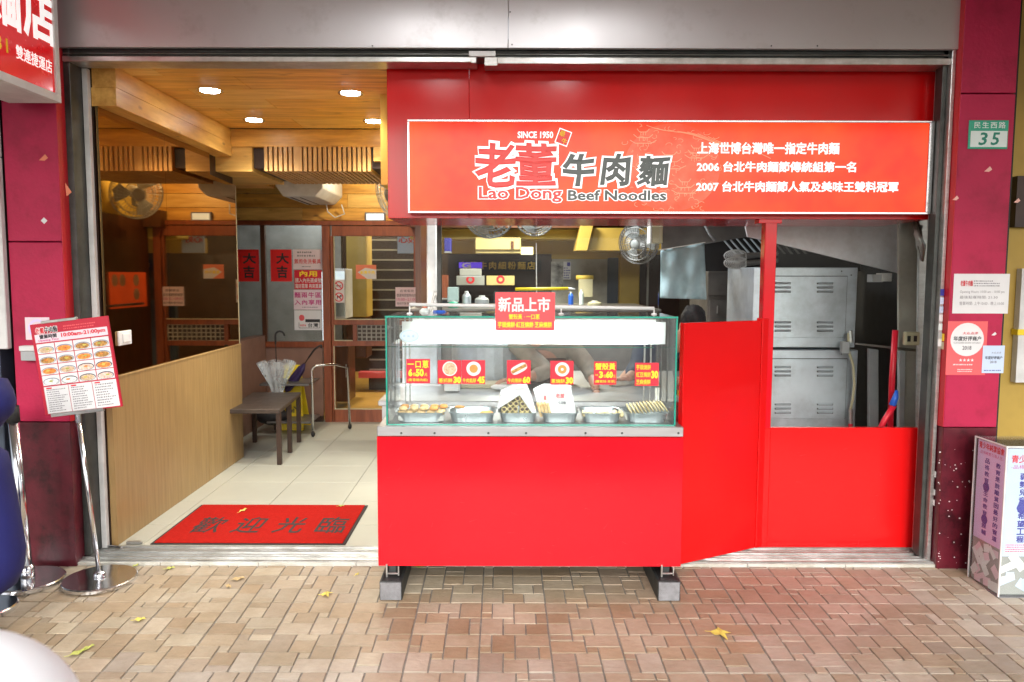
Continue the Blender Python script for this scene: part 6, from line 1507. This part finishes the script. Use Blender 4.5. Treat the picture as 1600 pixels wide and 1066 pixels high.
pA = person((.36, 5.25, .82), (.27, 5.12, 1.06), (.20, 5.02, 1.21), (.16, 4.93, 1.35), ((.10, 5.06, 1.14), (.30, 4.86, .985), (.10, 4.74, .955)), ((.46, 5.06, 1.14), (.57, 4.92, 1.0), (.58, 4.66, .90)),
    (((.28, 5.25, .75), (.27, 5.22, .42), (.27, 5.3, .10), (.27, 5.18, .06)), ((.45, 5.25, .75), (.46, 5.22, .42), (.46, 5.3, .10), (.46, 5.18, .06))), 'shirt_beige',
    'person in a beige top wiping the steel counter behind the price cards', (((-1, -.1, -.05), (0, -1, 0), (0, 0, -1)), ((0, -.6, -.8), (1, 0, 0), (0, .5, -.6))), (0, .5, .2), (0, -.8, -.5))
MB().box(.12, .42, 4.985, 4.995, .55, 1.06).build('apron', 'apron', pA, .004)
tag(MB().ell((.0, 4.70, .912), .07, .035, .018, 16, 10).build('wiping_cloth', 'white_plastic', smooth=True), 'white cloth under the hand wiping the counter', 'cloth')
pB = person((.92, 5.5, .84), (1.12, 5.42, 1.03), (1.23, 5.34, 1.14), (1.325, 5.27, 1.262), ((.98, 5.3, 1.12), (.90, 5.12, .95), (.82, 4.98, .93)), ((1.28, 5.45, 1.06), (1.34, 5.3, .9), (1.22, 5.1, .92)),
    (((.83, 5.5, .76), (.83, 5.46, .42), (.83, 5.55, .10), (.83, 5.42, .06)), ((1.02, 5.5, .76), (1.03, 5.46, .42), (1.03, 5.55, .10), (1.03, 5.42, .06))), 'shirt_navy',
    'dark haired person in navy bending behind the right end of the cart', (((-.8, -.5, 0), (-.3, -.9, 0), (0, 0, -1)), ((-.6, -.7, 0), (-.7, .5, 0), (0, 0, -1))), (-.2, .3, .3), (-.6, -.4, -.4))
for ch in pB.children:
    pass
# pavement things follow the fall of the pavement
for o in list(SC.objects):
    if o.parent is None and (o.name.startswith(('stanchion', 'menu_stand', 'donation_box')) or (o.name.startswith('fallen_leaf') and o.location.z < .02)):
        o.location.z += PZ(o.location.y + (0 if 'leaf' in o.name else -.12))
# scuffs and fingermarks on the red boards
def scuffs(parent, x0, x1, z0, z1, Y, n, seed):
    r_ = random.Random(seed); mb = MB()
    for k in range(n):
        x, z = r_.uniform(x0, x1), z0 + (z1 - z0) * r_.random() ** 2; L_ = r_.uniform(.004, .05); a = r_.uniform(-.5, .5) + (1.2 if k % 4 == 0 else 0); w_ = r_.uniform(.0004, .0011)
        dx, dz = L_ * math.cos(a), L_ * math.sin(a); nx, nz = -math.sin(a) * w_, math.cos(a) * w_
        mb.prism([(x - nx, Y, z - nz), (x + dx, Y, z + dz), (x + nx, Y, z + nz)], (0, -.0002, 0))
    mb.build('scuff_marks', 'scuff', parent)['kind'] = 'stuff'
scuffs(ct, X0 + .02, X1 - .06, Z0c + .01, Z1c - .02, YC, 34, 1); scuffs(rf, xlp0 + .03, xlp1 - .05, zlb + .01, zlt - .03, YR + .005, 18, 2)
# clutter of the kitchen, each piece on its own
for (px, Y, m_, nm, lab, cat) in (((1040, 500, 1056, 560), 6.4, 'navy_metal', 'waste_bin', 'dark blue bin standing in the kitchen behind the case end', 'bin'),
        ((905, 452, 912, 478), 7.6, 'plate_white', 'sauce_bottle', 'pale sauce bottle right of the red placard on the back counter', 'bottle'), ((888, 456, 896, 478), 7.6, 'blue_plastic', 'sauce_bottle', 'blue bottle right of the red placard on the back counter', 'bottle'),
        ((700, 470, 716, 482), 6.8, 'plate_green', 'plastic_tub', 'green plastic tub behind the left of the case rail', 'tub'), ((722, 455, 736, 482), 6.9, 'steel_cabinet', 'steel_canister', 'tall steel canister behind the left of the case rail', 'canister'),
        ((742, 462, 764, 482), 6.9, 'grey_paint', 'rice_cooker', 'grey cooker left of the red placard behind the rail', 'cooker'), ((918, 470, 940, 482), 7.3, 'beige_metal', 'food_box', 'cream food box on the back counter right of the placard', 'box')):
    U = rect(*px, Y); t = thing(nm, ((U[0] + U[1]) / 2, Y, U[2]), lab, cat); w_ = (U[1] - U[0]) / 2; h_ = U[3] - U[2]
    MB().lathe([(w_ * .85, 0), (w_, .01), (w_, h_ * .7), (w_ * .8, h_ * .8), (w_ * .4, h_ * .9), (.001, h_ * .9)], ((U[0] + U[1]) / 2, Y, U[2]), 20).build('vessel', m_, t, smooth=False)
    MB().lathe([(w_ * .45, h_ * .9), (w_ * .42, h_), (.001, h_)], ((U[0] + U[1]) / 2, Y, U[2]), 14).build('cap', 'white_paint', t)
U = rect(640, 482, 1030, 486, 6.7); t = thing('back_counter', ((U[0] + U[1]) / 2, 7, 0), 'long steel back counter running behind the glass case rail', 'counter')
box('worktop', 'steel_dark', (U[0], U[1], 6.6, 7.9, U[2], U[3]), t, .004); box('front_panel', 'steel_dark', (U[0] + .02, U[1] - .02, 6.64, 6.66, ZF, U[2] - .001), t)
print('objects', len(bpy.data.objects))
